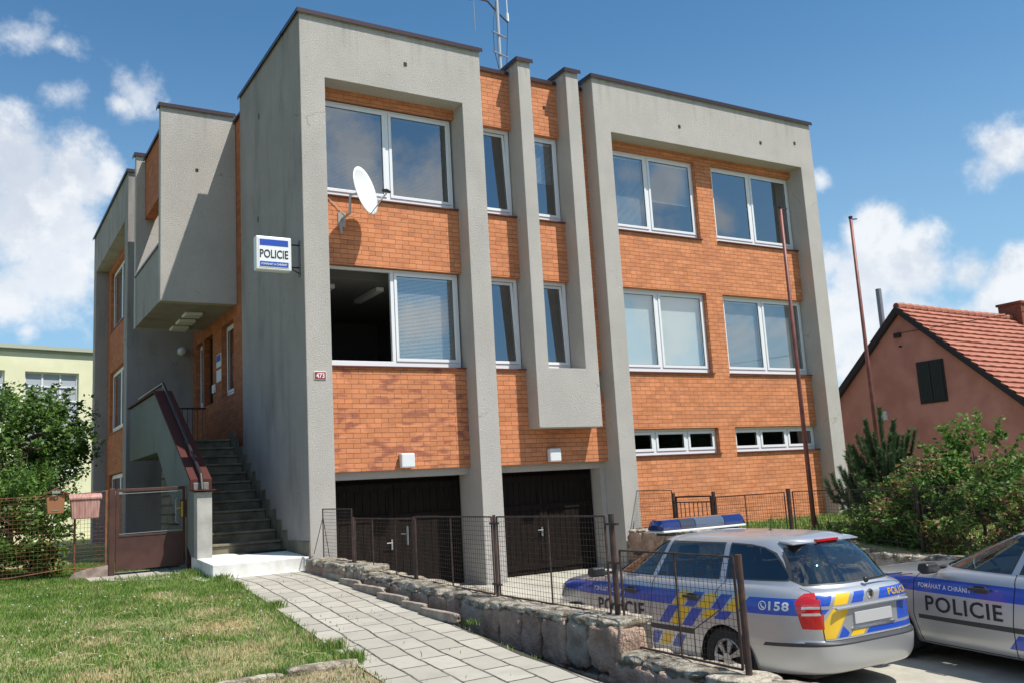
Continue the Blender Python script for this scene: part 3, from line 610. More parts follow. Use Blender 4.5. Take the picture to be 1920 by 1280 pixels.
# globe lamp on the wing wall
gl = MB()
def sphere(mb, c, r, nu=14, nv=9, sx=1, sy=1, sz=1, mi=0):
    vs = []; fs = []
    for i in range(nv + 1):
        th = math.pi * i / nv
        for j in range(nu):
            ph = 2 * math.pi * j / nu; vs.append((c[0] + sx * r * math.sin(th) * math.cos(ph), c[1] + sy * r * math.sin(th) * math.sin(ph), c[2] + sz * r * math.cos(th)))
    for i in range(nv):
        for j in range(nu): fs.append((i * nu + j, i * nu + (j + 1) % nu, (i + 1) * nu + (j + 1) % nu, (i + 1) * nu + j))
    mb.add(vs, fs, mi)
sphere(gl, (-.15, 9.36, 5.0), .11); tag(gl.build('globe_lamp', M['lampglass'], smooth=True), 'round opal lamp on the grey wall behind the landing', 'lamp')

# ---- satellite dish
dn = Vector((.598, -.717, .174)).normalized(); dc = Vector((1.04, -.12, 6.40))
ds = root('satellite_dish', (.85, .38, 5.9), 'white satellite dish mounted on the brick below the upper left window', 'satellite dish')
a_ = dn.cross(Vector((0, 0, 1))).normalized(); u_ = a_.cross(dn).normalized()
mb = MB(); vs = []; fs = []; NR, NA = 8, 40
for side_ in (0, 1):
    for i in range(NR + 1):
        r = i / NR
        for j in range(NA):
            t = 2 * math.pi * j / NA; vs.append(dc + a_ * (.41 * r * math.cos(t)) + u_ * (.45 * r * math.sin(t)) + dn * (.085 * r * r - .012 * side_))
    o0 = side_ * (NR + 1) * NA
    for i in range(NR):
        for j in range(NA): fs.append((o0 + i * NA + j, o0 + i * NA + (j + 1) % NA, o0 + (i + 1) * NA + (j + 1) % NA, o0 + (i + 1) * NA + j))
for j in range(NA): fs.append((NR * NA + j, NR * NA + (j + 1) % NA, (2 * NR + 1) * NA + (j + 1) % NA, (2 * NR + 1) * NA + j))
mb.add(vs, fs); mb.build('reflector', M['signwhite'], ds, smooth=True)
mb = MB(); foot = dc - u_ * .45 + dn * .08; tip = dc + dn * .50 - u_ * .16
mb.tube([foot, tip], .012); mb.build('feed_arm', M['galv'], ds)
mb = MB(); mb.tube([tip - a_ * .07, tip + a_ * .07], .022); mb.tube([tip, tip - dn * .10 + u_ * .05], .03); mb.tube([tip - a_ * .06, tip - a_ * .06 - dn * .09 + u_ * .04], .025); mb.build('receiver_head', M['blackp'], ds)
mb = MB(); mb.tube([(.84, .385, 6.02), (.84, -.02, 6.02), (.86, -.02, 6.35), dc - dn * .03], .024); mb.box(.77, .91, .372, .386, 5.88, 6.14); mb.tube([(.80, .37, 5.95), (.80, .30, 5.72)], .03, 4); mb.build('wall_bracket', M['galv'], ds)
mb = MB(); mb.tube([tip, (1.3, .1, 6.2), (.95, .36, 6.05), (.75, .37, 6.25), (.55, .37, 6.42), (.47, .35, 6.44)], .006, 5); mb.build('cable', M['white_metal'], ds)
# ---- antenna mast on the roof
am = root('antenna_mast', (5.7, 2.5, 9.5), 'tall galvanised aerial mast with cross arms and whip aerials on the flat roof', 'aerial mast')
X, Y = 5.70, 2.5
mb = MB(); mb.tube([(X, Y, 9.45), (X - .0, Y, 13.6)], .046, 10); mb.build('mast', M['galv'], am, smooth=False)
mb = MB()
for z in (11.15, 11.65): mb.tube([(X - .24, Y - .12, z), (X + .24, Y + .02, z)], .02)
mb.build('cross_arm', M['greym'], am)
mb = MB(); mb.tube([(X, Y, 12.25), (X + .28, Y, 12.05), (X + .28, Y, 12.1)], .02, 4); mb.tube([(X, Y, 12.25), (X - .25, Y, 12.47), (X - .85, Y - .1, 12.41)], .022, 4); mb.build('side_arm', M['rail'], am)
mb = MB(); mb.tube([(X + .28, Y, 12.08), (X + .28, Y, 12.28)], .035); mb.tube([(X + .28, Y, 12.28), (X + .28, Y, 13.6)], .012); mb.build('whip_aerial', M['signwhite'], am)
mb = MB(); mb.tube([(X - .68, Y - .08, 12.43), (X - .68, Y - .08, 11.6)], .009); mb.build('whip_aerial', M['greym'], am)
mb = MB(); sphere(mb, (X - .78, Y - .1, 12.43), .10); mb.build('aerial_head', M['blackp'], am, smooth=True)
mb = MB(); mb.tube([(X - .04, Y - .04, 12.5), (X - .16, Y - .08, 12.0), (X - .2, Y - .1, 11.65), (X - .2, Y - .1, 11.2), (X - .06, Y - .04, 10.75)], .008, 5); mb.tube([(X + .28, Y, 12.05), (X + .2, Y, 11.2), (X + .16, Y, 10.6), (X + .1, Y, 9.6)], .008, 5); mb.build('cable', M['blackp'], am)

# ================================================================ FENCES, GATES, WALLS
def wires(mb, p, q, b0, b1, t0, t1, sp=.05, r=.0021, mi=0, hz=None, wob=.004):
    """square wire mesh between plan points p and q; bottoms b0,b1 tops t0,t1"""
    p = Vector(p); q = Vector(q); L = (q - p).length; n = max(2, int(L / sp)); rnd = random.Random(int(L * 1000))
    P = lambda s, z: (p.x + (q.x - p.x) * s, p.y + (q.y - p.y) * s, z)
    for i in range(1, n):
        s = i / n; mb.tube([P(s, b0 + (b1 - b0) * s), P(s + rnd.uniform(-wob, wob) / L, t0 + (t1 - t0) * s)], r, 3, mi, caps=False)
    H = ((t0 - b0) + (t1 - b1)) / 2; k = max(2, int(H / (hz or sp)))
    for j in range(1, k):
        f = j / k; z0 = b0 + (t0 - b0) * f; z1 = b1 + (t1 - b1) * f
        mb.tube([P(0, z0), P(.5, (z0 + z1) / 2 + rnd.uniform(-wob, wob)), P(1, z1)], r, 3, mi, caps=False)
def frame(mb, p, q, b0, b1, t0, t1, r=.011, mid=()):
    p = Vector(p); q = Vector(q); P = lambda s, z: (p.x + (q.x - p.x) * s, p.y + (q.y - p.y) * s, z)
    for a, b in (((0, b0), (0, t0)), ((0, t0), (1, t1)), ((1, t1), (1, b1)), ((1, b1), (0, b0))): mb.tube([P(*a), P(*b)], r, 4)
    for s in mid: mb.tube([P(s, b0 + (b1 - b0) * s), P(s, t0 + (t1 - t0) * s)], r * .8, 4)
def panel(parent, p, q, b0, b1, t0, t1, m='fencepaint', sp=.05, r=.0021, mid=(), hz=None, fr=.011, name='mesh_panel'):
    mb = MB(); frame(mb, p, q, b0, b1, t0, t1, fr, mid); wires(mb, p, q, b0, b1, t0, t1, sp, r, hz=hz); return mb.build(name, M[m], parent)
def post(parent, x, y, z0, z1, w=.045, m='fencepaint', r=None):
    mb = MB()
    if r: mb.tube([(x, y, z0), (x, y, z1)], r, 10)
    else: mb.box(x - w / 2, x + w / 2, y - w / 2, y + w / 2, z0, z1)
    return mb.build('post', M[m], parent)
# --- left garden fence (rusty wire) with its own posts
FY = 1.9
lf = root('wire_fence', (-4.2, FY, 0), 'rusty wire mesh garden fence left of the brown gate, bush growing through it', 'fence')
mb = MB(); wires(mb, (-9.5, FY), (-2.80, FY), .12, .13, 1.36, 1.40, .06, .0024, wob=.010); mb.build('mesh', M['rustwire'], lf)
mb = MB(); mb.tube([(-9.5, FY, 1.37), (-4.5, FY, 1.36), (-3.4, FY, 1.37), (-2.80, FY, 1.41)], .007, 5); mb.tube([(-9.5, FY, .10), (-4.2, FY, .13), (-3.4, FY, .20), (-3.1, FY, .17), (-2.80, FY, .22)], .008, 5); mb.build('tension_wire', M['rustwire'], lf)
for x in (-3.30, -5.3, -7.3): post(lf, x, FY + .02, -.1, 1.38, r=.018, m='rustwire')
post(lf, -2.83, FY, .0, 1.42, w=.03, m='rustwire')
kb = MB(); kb.prism([(-3.50, -.1), (-2.80, -.1), (-2.80, .20), (-3.1, .17), (-3.3, .12)], 1, 1.86, 1.93)
M['pinkstone'] = mat('pink_kerb_slab', (.28, .21, .18), .9); vary(M['pinkstone'], (.22, .16, .14), (.36, .28, .24), 9, 6, .4, 40, .01)
kb.build('kerb_slab', M['pinkstone'], lf)
# --- brown gate
gt = root('garden_gate', (-2.1, FY, .03), 'dark brown metal garden gate with wire mesh above a solid sheet panel', 'gate')
for x0, x1 in ((-2.79, -2.70), (-1.56, -1.475)):
    mb = MB(); mb.box(x0, x1, FY - .045, FY + .045, -.1, 1.44); mb.build('post', M['brownmetal'], gt, bevel=.006)
mb = MB(); g0, g1 = -2.685, -1.58
mb.box(g0, g1, FY - .02, FY + .02, 1.38, 1.43); mb.box(g0, g0 + .045, FY - .02, FY + .02, .10, 1.379); mb.box(g1 - .045, g1, FY - .02, FY + .02, .10, 1.379); mb.box(g0 + .046, g1 - .046, FY - .02, FY + .02, .635, .665)
mb.build('gate_frame', M['brownmetal'], gt, bevel=.004)
mb = MB(); mb.box(g0 + .046, g1 - .046, FY - .012, FY + .0, .10, .634); mb.build('sheet_panel', M['brownmetal'], gt)
M['darkwire'] = mat('dark_wire', (.05, .04, .04), .5)
mb = MB(); wires(mb, (g0 + .05, FY), (g1 - .05, FY), .69, .69, 1.345, 1.345, .028, .0018); mb.build('mesh', M['darkwire'], gt)
for z in (.685, 1.345): mb = MB(); mb.tube([(g0 + .05, FY - .02, z), (g1 - .05, FY - .02, z + .01)], .006, 5); mb.build('mesh_rail', M['galv'], gt)
M['brass'] = mat('brass_yellow', (.75, .50, .10), .35, .6)
mb = MB(); mb.box(g1 - .09, g1 + .025, FY - .035, FY - .021, .90, 1.20); mb.build('lock_case', M['brownmetal'], gt)
mb = MB(); mb.box(g1 - .075, g1 - .04, FY - .046, FY - .036, .91, 1.17); mb.tube([(g1 - .058, FY - .07, 1.06), (g1 - .15, FY - .075, 1.055)], .010); mb.tube([(g1 - .058, FY - .045, 1.06), (g1 - .058, FY - .072, 1.06)], .010); mb.build('handle', M['brass'], gt)
mb = MB(); mb.tube([(g1 - .13, FY - .03, 1.24), (g1 - .155, FY - .03, 1.2), (g1 - .155, FY - .03, .84), (g1 - .11, FY - .03, .80)], .005, 5); mb.build('catch_wire', M['galv'], gt)
# --- mailboxes on the fence
M['copper'] = mat('copper_brown_box', (.36, .16, .075), .45, .2); M['pinkbox'] = mat('faded_pink_plastic', (.42, .21, .17), .6); vary(M['pinkbox'], (.36, .17, .14), (.52, .30, .26), 14, 3, 0, stretch=(4, 1, .3))
mx_ = root('mailbox', (-3.6, FY - .1, 1.1), 'small copper-brown mailbox with a peaked lid on the garden fence', 'mailbox', 'mailboxes on the fence')
mb = MB(); mb.prism([(-3.74, 1.38), (-3.715, 1.08), (-3.485, 1.08), (-3.46, 1.38)], 1, FY - .16, FY - .03); mb.build('box', M['copper'], mx_, bevel=.01)
mb = MB(); mb.prism([(-3.78, 1.38), (-3.60, 1.465), (-3.42, 1.38), (-3.42, 1.40), (-3.60, 1.49), (-3.78, 1.40)], 1, FY - .20, FY - .02); mb.build('lid', M['redmetal'], mx_)
mb = MB(); mb.box(-3.66, -3.54, FY - .215, FY - .201, 1.40, 1.44); mb.build('label_holder', M['galv'], mx_)
mb = MB(); mb.tube([(-3.6, FY - .165, 1.33), (-3.6, FY - .18, 1.33)], .014); mb.box(-3.66, -3.55, FY - .166, FY - .161, 1.125, 1.135); mb.build('lock', M['galv'], mx_)
my_ = root('mailbox', (-3.17, FY - .1, 1.0), 'wide faded pink plastic mailbox hanging next to the brown gate', 'mailbox', 'mailboxes on the fence')
mb = MB(); mb.prism([(-3.385, 1.29), (-3.36, .975), (-2.965, .975), (-2.945, 1.29)], 1, FY - .20, FY - .03); mb.build('box', M['pinkbox'], my_, bevel=.012)
mb = MB(); mb.prism([(FY - .22, 1.28), (FY - .22, 1.32), (FY - .15, 1.37), (FY - .02, 1.38), (FY - .02, 1.28)], 0, -3.41, -2.92); mb.build('lid', M['pinkbox'], my_, bevel=.01)
for i in range(9):
    pass
mb = MB()
for i in range(9): mb.box(-3.34 + i * .043, -3.325 + i * .043, FY - .206, FY - .2005, .99, 1.26)
mb.build('rib', M['pinkbox'], my_)
# --- rubble stone walls
M['stone'] = mat('rough_pinkish_stone', (.3, .25, .22), .9)
c, tc_, p_, t_ = vary(M['stone'], (.27, .175, .13), (.50, .35, .26), 2.6, 8, 1.0, 16, .05)
M['stone2'] = mat('grey_rubble_stone', (.3, .28, .25), .9); vary(M['stone2'], (.24, .19, .15), (.42, .35, .28), 4, 8, .9, 28, .03)
M['stonetop'] = mat('weathered_cap_stone', (.4, .38, .33), .9); vary(M['stonetop'], (.20, .165, .12), (.52, .46, .36), 8, 7, 1.0, 26, .035, lo=.4, hi=.6)
M['mortar'] = mat('dark_wall_mortar', (.11, .10, .085), .95); vary(M['mortar'], (.07, .065, .055), (.16, .14, .12), 9, 6, .7, 50, .02)
def stone_blob(mb, c, h, mi=0, n=3, rough=.05, ee=5.0):
    """rounded rough block centred c with half sizes h"""
    sd = Vector((random.uniform(-50, 50),) * 3)
    K = n * 2
    idx = {}; vs = []
    def vid(i, j, k):
        if (i, j, k) not in idx:
            p = [2 * i / K - 1, 2 * j / K - 1, 2 * k / K - 1]; l = max(abs(v) for v in p); 
            e = ee; nr = (sum(abs(v) ** e for v in p)) ** (1 / e); q = [v / nr for v in p]
            nn = 1 + rough * 2.0 * mnoise.noise(Vector(q) * 1.5 + sd) + rough * 1.3 * abs(mnoise.noise(Vector(q) * 4.5 + sd)) - rough * .3
            idx[(i, j, k)] = len(vs); vs.append((c[0] + q[0] * h[0] * nn, c[1] + q[1] * h[1] * nn, c[2] + q[2] * h[2] * nn))
        return idx[(i, j, k)]
    fs = []
    for a in range(K):
        for b in range(K):
            fs += [(vid(0, a, b), vid(0, a, b + 1), vid(0, a + 1, b + 1), vid(0, a + 1, b)), (vid(K, a, b), vid(K, a + 1, b), vid(K, a + 1, b + 1), vid(K, a, b + 1)),
                   (vid(a, 0, b), vid(a + 1, 0, b), vid(a + 1, 0, b + 1), vid(a, 0, b + 1)), (vid(a, K, b), vid(a, K, b + 1), vid(a + 1, K, b + 1), vid(a + 1, K, b)),
                   (vid(a, b, 0), vid(a, b + 1, 0), vid(a + 1, b + 1, 0), vid(a + 1, b, 0)), (vid(a, b, K), vid(a + 1, b, K), vid(a + 1, b + 1, K), vid(a, b + 1, K))]
    mb.add(vs, fs, mi)
def rubble(x0, x1, ya, yb, top, bot, big=1.0, seed=1):
    """wall along y from ya down to yb (ya>yb); top(y), bot(y)"""
    random.seed(seed); core = MB(); stn = MB(); capm = MB()
    y = ya; K = max(2, int((ya - yb) / .4))
    for i in range(K):
        a = ya + (yb - ya) * i / K; b = ya + (yb - ya) * (i + 1) / K; m = (a + b) / 2
        core.box(x0 + .035, x1 - .035, b, a, bot(m) - .2, top(m) - .075)
    # courses, from the top
    for face, xc in ((0, x0), (1, x1)):
        lev = 0; off = 0
        hs = [.42, .24, .26, .26, .28, .28]
        for ci, ch in enumerate(hs):
            y = ya - random.uniform(0, .1)
            while y > yb + .12:
                w = random.uniform(.26, .50) * (1.0 if ci == 0 else .7); w = min(w, y - yb)
                m = y - w / 2; zt = top(m) - .055 - off + random.uniform(-.012, .012); zb = zt - ch * random.uniform(.88, 1.0)
                if zb > bot(m) - .28:
                    stone_blob(stn, (xc + (.075 if face == 0 else -.075), m, (zt + zb) / 2), (.10, w / 2 - .004, (zt - zb) / 2 - .004), random.choice((0, 0, 0, 1)), rough=.085, ee=9.0, n=6)
                y -= w
            off += ch
    # end faces
    for ye, s in ((yb, -1), (ya, 1)):
        z = top(ye) - .06
        while z > bot(ye) - .2:
            h = random.uniform(.24, .36); stone_blob(stn, ((x0 + x1) / 2 - .06, ye - s * .05, z - h / 2), ((x1 - x0) / 2 - .05, .09, h / 2 - .008), 0, rough=.09); z -= h
    y = ya
    while y > yb + .05:
        w = min(random.uniform(.22, .5), y - yb); m = y - w / 2
        stone_blob(capm, ((x0 + x1) / 2 + random.uniform(-.015, .015), m, top(m) - .045), ((x1 - x0) / 2 + random.uniform(-.02, .03), w / 2 + .01, .05 + random.uniform(-.012, .012)), 0, rough=.07, n=5); y -= w
    for j in range(int((ya - yb) * 9)):
        m = random.uniform(yb + .05, ya - .05); stone_blob(capm, (random.uniform(x0 + .04, x1 - .04), m, top(m) - .012), (random.uniform(.03, .09), random.uniform(.04, .11), random.uniform(.012, .03)), 0, rough=.12, n=2)
    return core, stn, capm
def lerp(y, pts):
    for (a, za), (b, zb) in zip(pts, pts[1:]):
        if a >= y >= b: return za + (zb - za) * (a - y) / (a - b)
    return pts[0][1] if y > pts[0][0] else pts[-1][1]
sw = root('stone_wall', (.1, -5, -.6), 'rough stone retaining wall stepping down between the paved path and the driveway', 'wall')
t1 = lambda y: lerp(y, [(-.15, .13), (-2.5, .11), (-2.6, .03), (-4.5, -.03), (-5.9, -.09), (-8.3, -.09)])
bw = lambda y: min(h_west(0, y), h_drive(y)) - .2
for (ya, yb, tf, sd) in ((-.12, -2.55, t1, 3), (-2.56, -8.28, t1, 5), (-8.29, -10.9, lambda y: -.36 + (y + 8.3) * .03, 8)):
    core, stn, capm = rubble(-.13, .30, ya, yb, tf, bw, seed=sd)
    core.build('mortar_core', M['mortar'], sw); stn.build('stonework', [M['stone'], M['stone2']], sw, smooth=True); capm.build('cap_stones', M['stonetop'], sw, smooth=True)
rw = root('stone_wall', (6.6, -5, -.6), 'shaded stone retaining wall below the shrubs on the far side of the driveway', 'wall')
t2 = lambda y: lerp(y, [(0, .14), (-4, .10), (-5.0, -.05), (-6, -.16), (-12, -.3)])
core, stn, capm = rubble(6.40, 6.84, -.12, -12, t2, bw, seed=11)
core.build('mortar_core', M['mortar'], rw); stn.build('stonework', [M['stone'], M['stone2']], rw, smooth=True); capm.build('cap_stones', M['stonetop'], rw, smooth=True)
# rough kerb stones along the path foot of the wall
random.seed(21)
kb = root('stone_kerb', (-.2, -2, -.1), 'line of rough kerb stones edging the path below the stone wall', 'kerb')
mb = MB(); y = -.35
kx = lambda y: lerp(y, [(0, .0), (-.9, -.12), (-2.5, -.28), (-3.85, -.38), (-7.0, -.60), (-11, -.82)])
while y > -5.6:
    w = random.uniform(.6, 1.1); x = kx(y - w / 2) + .045
    if not (-8.6 < y < -6.6): stone_blob(mb, (x, y - w / 2, h_west(x, y) + .035), (.035, w / 2 + .01, .05), 0, rough=.045, n=5, ee=9.0)
    y -= w
mb.build('kerb_stones', M['stone2'], kb, smooth=True)
lk = MB(); stone_blob(lk, (-2.28, -7.06, -.335), (.31, .05, .055), 0, rough=.05, n=4)
stone_blob(lk, (-2.9, -7.09, -.35), (.28, .045, .05), 0, rough=.05, n=4)
tag(lk.build('lawn_kerb', M['stonetop'], smooth=True), 'short weathered kerb stone ending the lawn beside the paved path', 'kerb')
# --- driveway fence on the left stone wall
FX = .10
df = root('wire_fence', (FX, -5, 0), 'brown wire mesh fence with steel posts on the stone wall in front of the garages', 'fence')
panel(df, (FX, -.34), (FX, -1.62), .13, .13, .91, .90)
panel(df, (FX, -1.74), (FX, -3.78), .06, .0, .76, .75, mid=(.33, .72))
panel(df, (FX, -3.86), (FX, -5.84), .0, -.06, .78, .77, mid=(.5,))
panel(df, (FX, -5.96), (FX, -7.93), -.06, -.09, .77, .77, mid=(.52,))
panel(df, (FX, -8.12), (FX, -9.52), -.33, -.36, .47, .46, mid=(.52,))
for y, z0, z1 in ((-1.68, -.1, .78), (-3.82, -.1, .78), (-5.90, -.15, .79)): post(df, FX, y, z0, z1, w=.026)
post(df, FX, -8.03, -.45, .79, r=.026); post(df, FX, -9.58, -.5, .48, r=.026)
for q_ in (((FX, -.34, .78), (.05, -.02, .2)), ((FX, -.34, .80), (.30, -.06, .1))): mb = MB(); mb.tube(q_, .006, 5); mb.build('stay_rod', M['fencepaint'], df)
for y, z in ((-5.90, .70), (-5.90, .05), (-8.03, .70), (-8.03, .0), (-8.03, -.25), (-8.03, .36)): mb = MB(); mb.box(FX - .015, FX + .015, y - .09, y + .09, z - .01, z + .01); mb.build('hinge', M['fencepaint'], df)
mb = MB(); mb.tube([(FX - .03, -3.62, .56), (FX - .03, -3.48, .56)], .008, 5); mb.box(FX - .02, FX - .01, -3.66, -3.62, .42, .66); mb.build('handle', M['greym'], df)
# --- right garden fence
RX = 6.8
rf_ = root('wire_fence', (RX, -5, 0), 'brown wire mesh fence across the driveway before the brick wing and shrubs', 'fence')
panel(rf_, (RX, .06), (RX, -1.06), .14, .14, .87, .85)
panel(rf_, (RX, -2.25), (RX, -3.88), .14, .14, .70, .74, mid=(.45,))
panel(rf_, (RX, -4.06), (RX, -6.3), .12, -.05, .75, .75, mid=(.5,))
panel(rf_, (RX, -6.42), (RX, -9.2), -.05, -.1, .75, .74, mid=(.5,))
for y in (-1.10, -2.20, -3.97, -6.36, -9.3): post(rf_, RX, y, -.15, .80 if y > -4 else .77, w=.05)
mb = MB(); mb.tube([(RX, .06, .8), (6.5, .02, .05)], .006, 5); mb.tube([(RX, .06, .7), (6.62, -.02, .1)], .006, 5); mb.build('fixing', M['fencepaint'], rf_)
rg = root('side_gate', (RX, -1.65, .1), 'small dark gate of upright bars in the far garden fence', 'gate')
mb = MB(); frame(mb, (RX, -1.17), (RX, -2.12), .12, .12, .72, .72, .02); mb.tube([(RX, -1.17, .62), (RX, -2.12, .62)], .015, 4); mb.build('gate_frame', M['rail'], rg)
mb = MB()
for i in range(7): mb.tube([(RX, -1.29 - i * .118, .12), (RX, -1.29 - i * .118, .62)], .009, 5)
mb.build('upright_bars', M['rail'], rg)
# --- flagpoles
for (x, y, z1, lab) in ((7.30, -4.0, 5.66, 'brown flagpole standing in front of the right brick wing'), (9.157, -4.0, 5.67, 'brown flagpole standing free to the right of the building, against the sky')):
    fp = root('flagpole', (x, y, -.1), lab, 'flagpole', 'pair of brown flagpoles')
    mb = MB(); mb.tube([(x, y, -.2), (x, y, 3), (x, y, z1)], .042, 12, r2=.028); mb.build('pole', M['redmetal'], fp, smooth=True)
    mb = MB(); mb.tube([(x, y, z1 - .02), (x, y, z1 + .02)], .038); mb.tube([(x, y, z1 - .04), (x + .11, y - .05, z1 - .03)], .012); mb.build('pulley', M['rail'], fp)
    mb = MB(); mb.tube([(x + .10, y, -.0), (x + .02, y, .32)], .035, 4); mb.build('foot', M['rail'], fp)
# --- neighbouring red house
hs = root('red_house', (22, 2, -.3), 'brick-red plastered house with tiled gable roof behind the shrubs', 'house')
GX = 20.0; pk = (2.906, 5.884); sl_ = .915
mb = MB(); y0, y1 = 5.6, .2
zl = pk[1] - sl_ * (y0 - pk[0]); zr = pk[1] - sl_ * (pk[0] - y1)
mb.prism([(y0, -1), (y0, zl - .02), (pk[0], pk[1] - .06), (-3.2, pk[1] - .06 - sl_ * (pk[0] + 3.2)), (-3.2, -1)], 0, GX, GX + 12); mb.build('wall', M['red_wall'], hs)
M['tile'] = mat('red_roof_tiles', (.34, .12, .075), .8)
c, tc_, p_, t_ = vary(M['tile'], (.33, .115, .075), (.40, .155, .10), 1.5, 5, .3, 20, .01)
mb = MB(); nrm = Vector((0, -sl_, 1)).normalized(); rows = 27; LEN = 7.2; dd_ = Vector((0, -1, -sl_)).normalized()
for i in range(rows):
    a = Vector((GX - .18, pk[0], pk[1] + .02)) + dd_ * (LEN * i / rows); b = Vector((GX - .18, pk[0], pk[1] + .02)) + dd_ * (LEN * (i + 1.12) / rows)
    n0 = nrm * .015; n1 = nrm * .075; k = 60; vs = []; 
    for j in range(k + 1):
        x = 12.3 * j / k; w = .014 * math.sin(j * 2.4) ; sag = -.10 * math.sin(math.pi * j / k)
        for q, n_ in ((a, n0), (b, n1), (b, n1 * .1)): vs.append(q + Vector((x, 0, sag)) + n_ + nrm * (w if n_ is n1 else 0))
    fs = []
    for j in range(k): fs += [(j * 3, j * 3 + 3, j * 3 + 4, j * 3 + 1), (j * 3 + 1, j * 3 + 4, j * 3 + 5, j * 3 + 2)]
    mb.add(vs, fs)
d2 = Vector((0, 1, -sl_)).normalized(); a = Vector((GX - .18, pk[0], pk[1] + .03)); b = a + d2 * 4.3
mb.add([a, b, b + Vector((12.3, 0, 0)), a + Vector((12.3, 0, 0)), a + Vector((0, 0, .06)), b + Vector((0, 0, .06)), b + Vector((12.3, 0, .06)), a + Vector((12.3, 0, .06))], [(0, 1, 2, 3), (4, 7, 6, 5), (0, 4, 5, 1), (1, 5, 6, 2), (3, 2, 6, 7)])
rof = mb.build('roof', M['tile'], hs)
mb = MB()
for i in range(34): x = GX - .15 + i * .36; mb.tube([(x, pk[0], pk[1] + .05 - .10 * math.sin(math.pi * i / 34)), (x + .37, pk[0], pk[1] + .085 - .10 * math.sin(math.pi * (i + 1) / 34))], .11, 8)
sub(mb.build('ridge_tiles', M['tile'], None), rof)
mb = MB(); 
for s, Ln in ((-1, 7.2), (1, 4.3)):
    dv = Vector((0, s, -sl_)).normalized(); a = Vector((GX - .2, pk[0], pk[1] - .0)); b = a + dv * Ln; h_ = Vector((0, 0, .17))
    mb.add([a - h_, b - h_, b + h_ * .3, a + h_ * .3] + [v + Vector((.16, 0, 0)) for v in (a - h_, b - h_, b + h_ * .3, a + h_ * .3)], [(0, 1, 2, 3), (4, 7, 6, 5), (0, 4, 5, 1), (1, 5, 6, 2), (2, 6, 7, 3), (3, 7, 4, 0)])
mb.build('verge_board', M['eaves'], hs)
mb = MB(); mb.box(26.0, 26.9, 2.5, 3.3, 5.4, 6.30); mb.box(25.95, 26.95, 2.45, 3.35, 6.3, 6.38); 
M['chim'] = brick('dark_chimney_brick', .2, (.22, .07, .05), (.15, .05, .035)); sub(mb.build('chimney', M['chim'], None), rof)
mb = MB(); mb.tube([(21.4, 4.6, 3.9), (21.4, 4.6, 6.95)], .095, 12); sub(mb.build('flue_pipe', M['greym'], None), rof)
mb = MB(); mb.box(GX - .03, GX + .04, 1.66, 2.56, 2.86, 4.13); w0 = mb.build('loft_window', M['eaves'], hs)
M['shutter'] = mat('dark_green_shutter', (.028, .032, .030), .7)
mb = MB()
for a, b in ((1.72, 2.09), (2.12, 2.50)):
    for i in range(5): mb.box(GX - .055, GX - .031, a + (b - a) * i / 5 + .004, a + (b - a) * (i + 1) / 5 - .004, 2.92, 4.07)
sub(mb.build('shutter', M['shutter'], None), w0)
mb = MB(); mb.box(GX - .06, GX, 3.80, 4.10, 2.50, 2.78); mb.build('meter_box', M['white_metal'], hs)
mb = MB(); mb.box(GX - .12, GX, 2.95, 3.15, 4.98, 5.12); mb.tube([(GX - .1, 2.9, 5.1), (GX + .2, -3, 5.0), (GX, -14, 5.4)], .012, 5); mb.tube([(GX - .1, 3.0, 4.7), (GX, 3.0, 4.7)], .03); mb.build('cable_bracket', M['rail'], hs)
# dark picket fence in front of it
pf = root('picket_fence', (16, -1, 0), 'low dark brown picket fence in front of the red house', 'fence')
mb = MB()
for i in range(90):
    y = 5.5 - i * .13; mb.box(15.98, 16.0, y, y + .09, -.3, 1.18 + random.uniform(-.02, .02))
mb.build('pickets', M['eaves'], pf)
mb = MB(); mb.box(16.005, 16.04, -6.2, 5.6, .2, .28); mb.box(16.005, 16.04, -6.2, 5.6, .85, .93); mb.build('rail', M['eaves'], pf)
# --- pale yellow hall far left
yb = root('yellow_building', (-3, 23, 0), 'pale yellow flat-roofed hall with tall gridded windows behind the trees', 'building')
P0 = Vector((-.72, 23.01, 0)); ux = Vector((.9707, .2402, 0)); un = Vector((-.2402, .9707, 0))
def ybox(name, lst, m, par=None):
    mb = MB()
    for (a0, a1, d0, d1, z0, z1) in lst:
        vs = [P0 + ux * a + un * d + Vector((0, 0, z)) for z in (z0, z1) for a, d in ((a0, d0), (a1, d0), (a1, d1), (a0, d1))]
        mb.add(vs, [(0, 3, 2, 1), (4, 5, 6, 7), (0, 1, 5, 4), (1, 2, 6, 5), (2, 3, 7, 6), (3, 0, 4, 7)])
    o = mb.build(name, M[m], yb if par is None else None)
    if par is not None: sub(o, par)
    return o
wz0, wz1 = 2.6, 6.26; wn_ = [(-9.3, -7.42), (-5.85, -3.97 + .0), (-2.35, -.47)]; wn_ = [(-8.6, -6.4), (-5.25, -3.02), (-2.35, -.47), (1.0, 2.9)]
seg = []; a = -14
for (p, q) in wn_: seg.append((a, p, 0, .3, -.3, 6.95)); seg += [(p, q, 0, .3, -.3, wz0), (p, q, 0, .3, wz1, 6.95)]; a = q
seg.append((a, 6, 0, .3, -.3, 6.95))
ybox('wall', seg, 'yellow_wall'); ybox('hall_body', [(-13.9, 6, .9, 9, -.3, 6.9)], 'roomdark'); M['pale_eave'] = mat('pale_eave_sheet', (.42, .45, .36), .6)
ybox('roof_edge', [(-14.1, 6.1, -.16, .35, 7.06, 7.2), (-14.0, 6.05, -.02, .3, 6.952, 7.058)], 'pale_eave')
M['frost'] = mat('frosted_panes', (.42, .46, .50), .3)
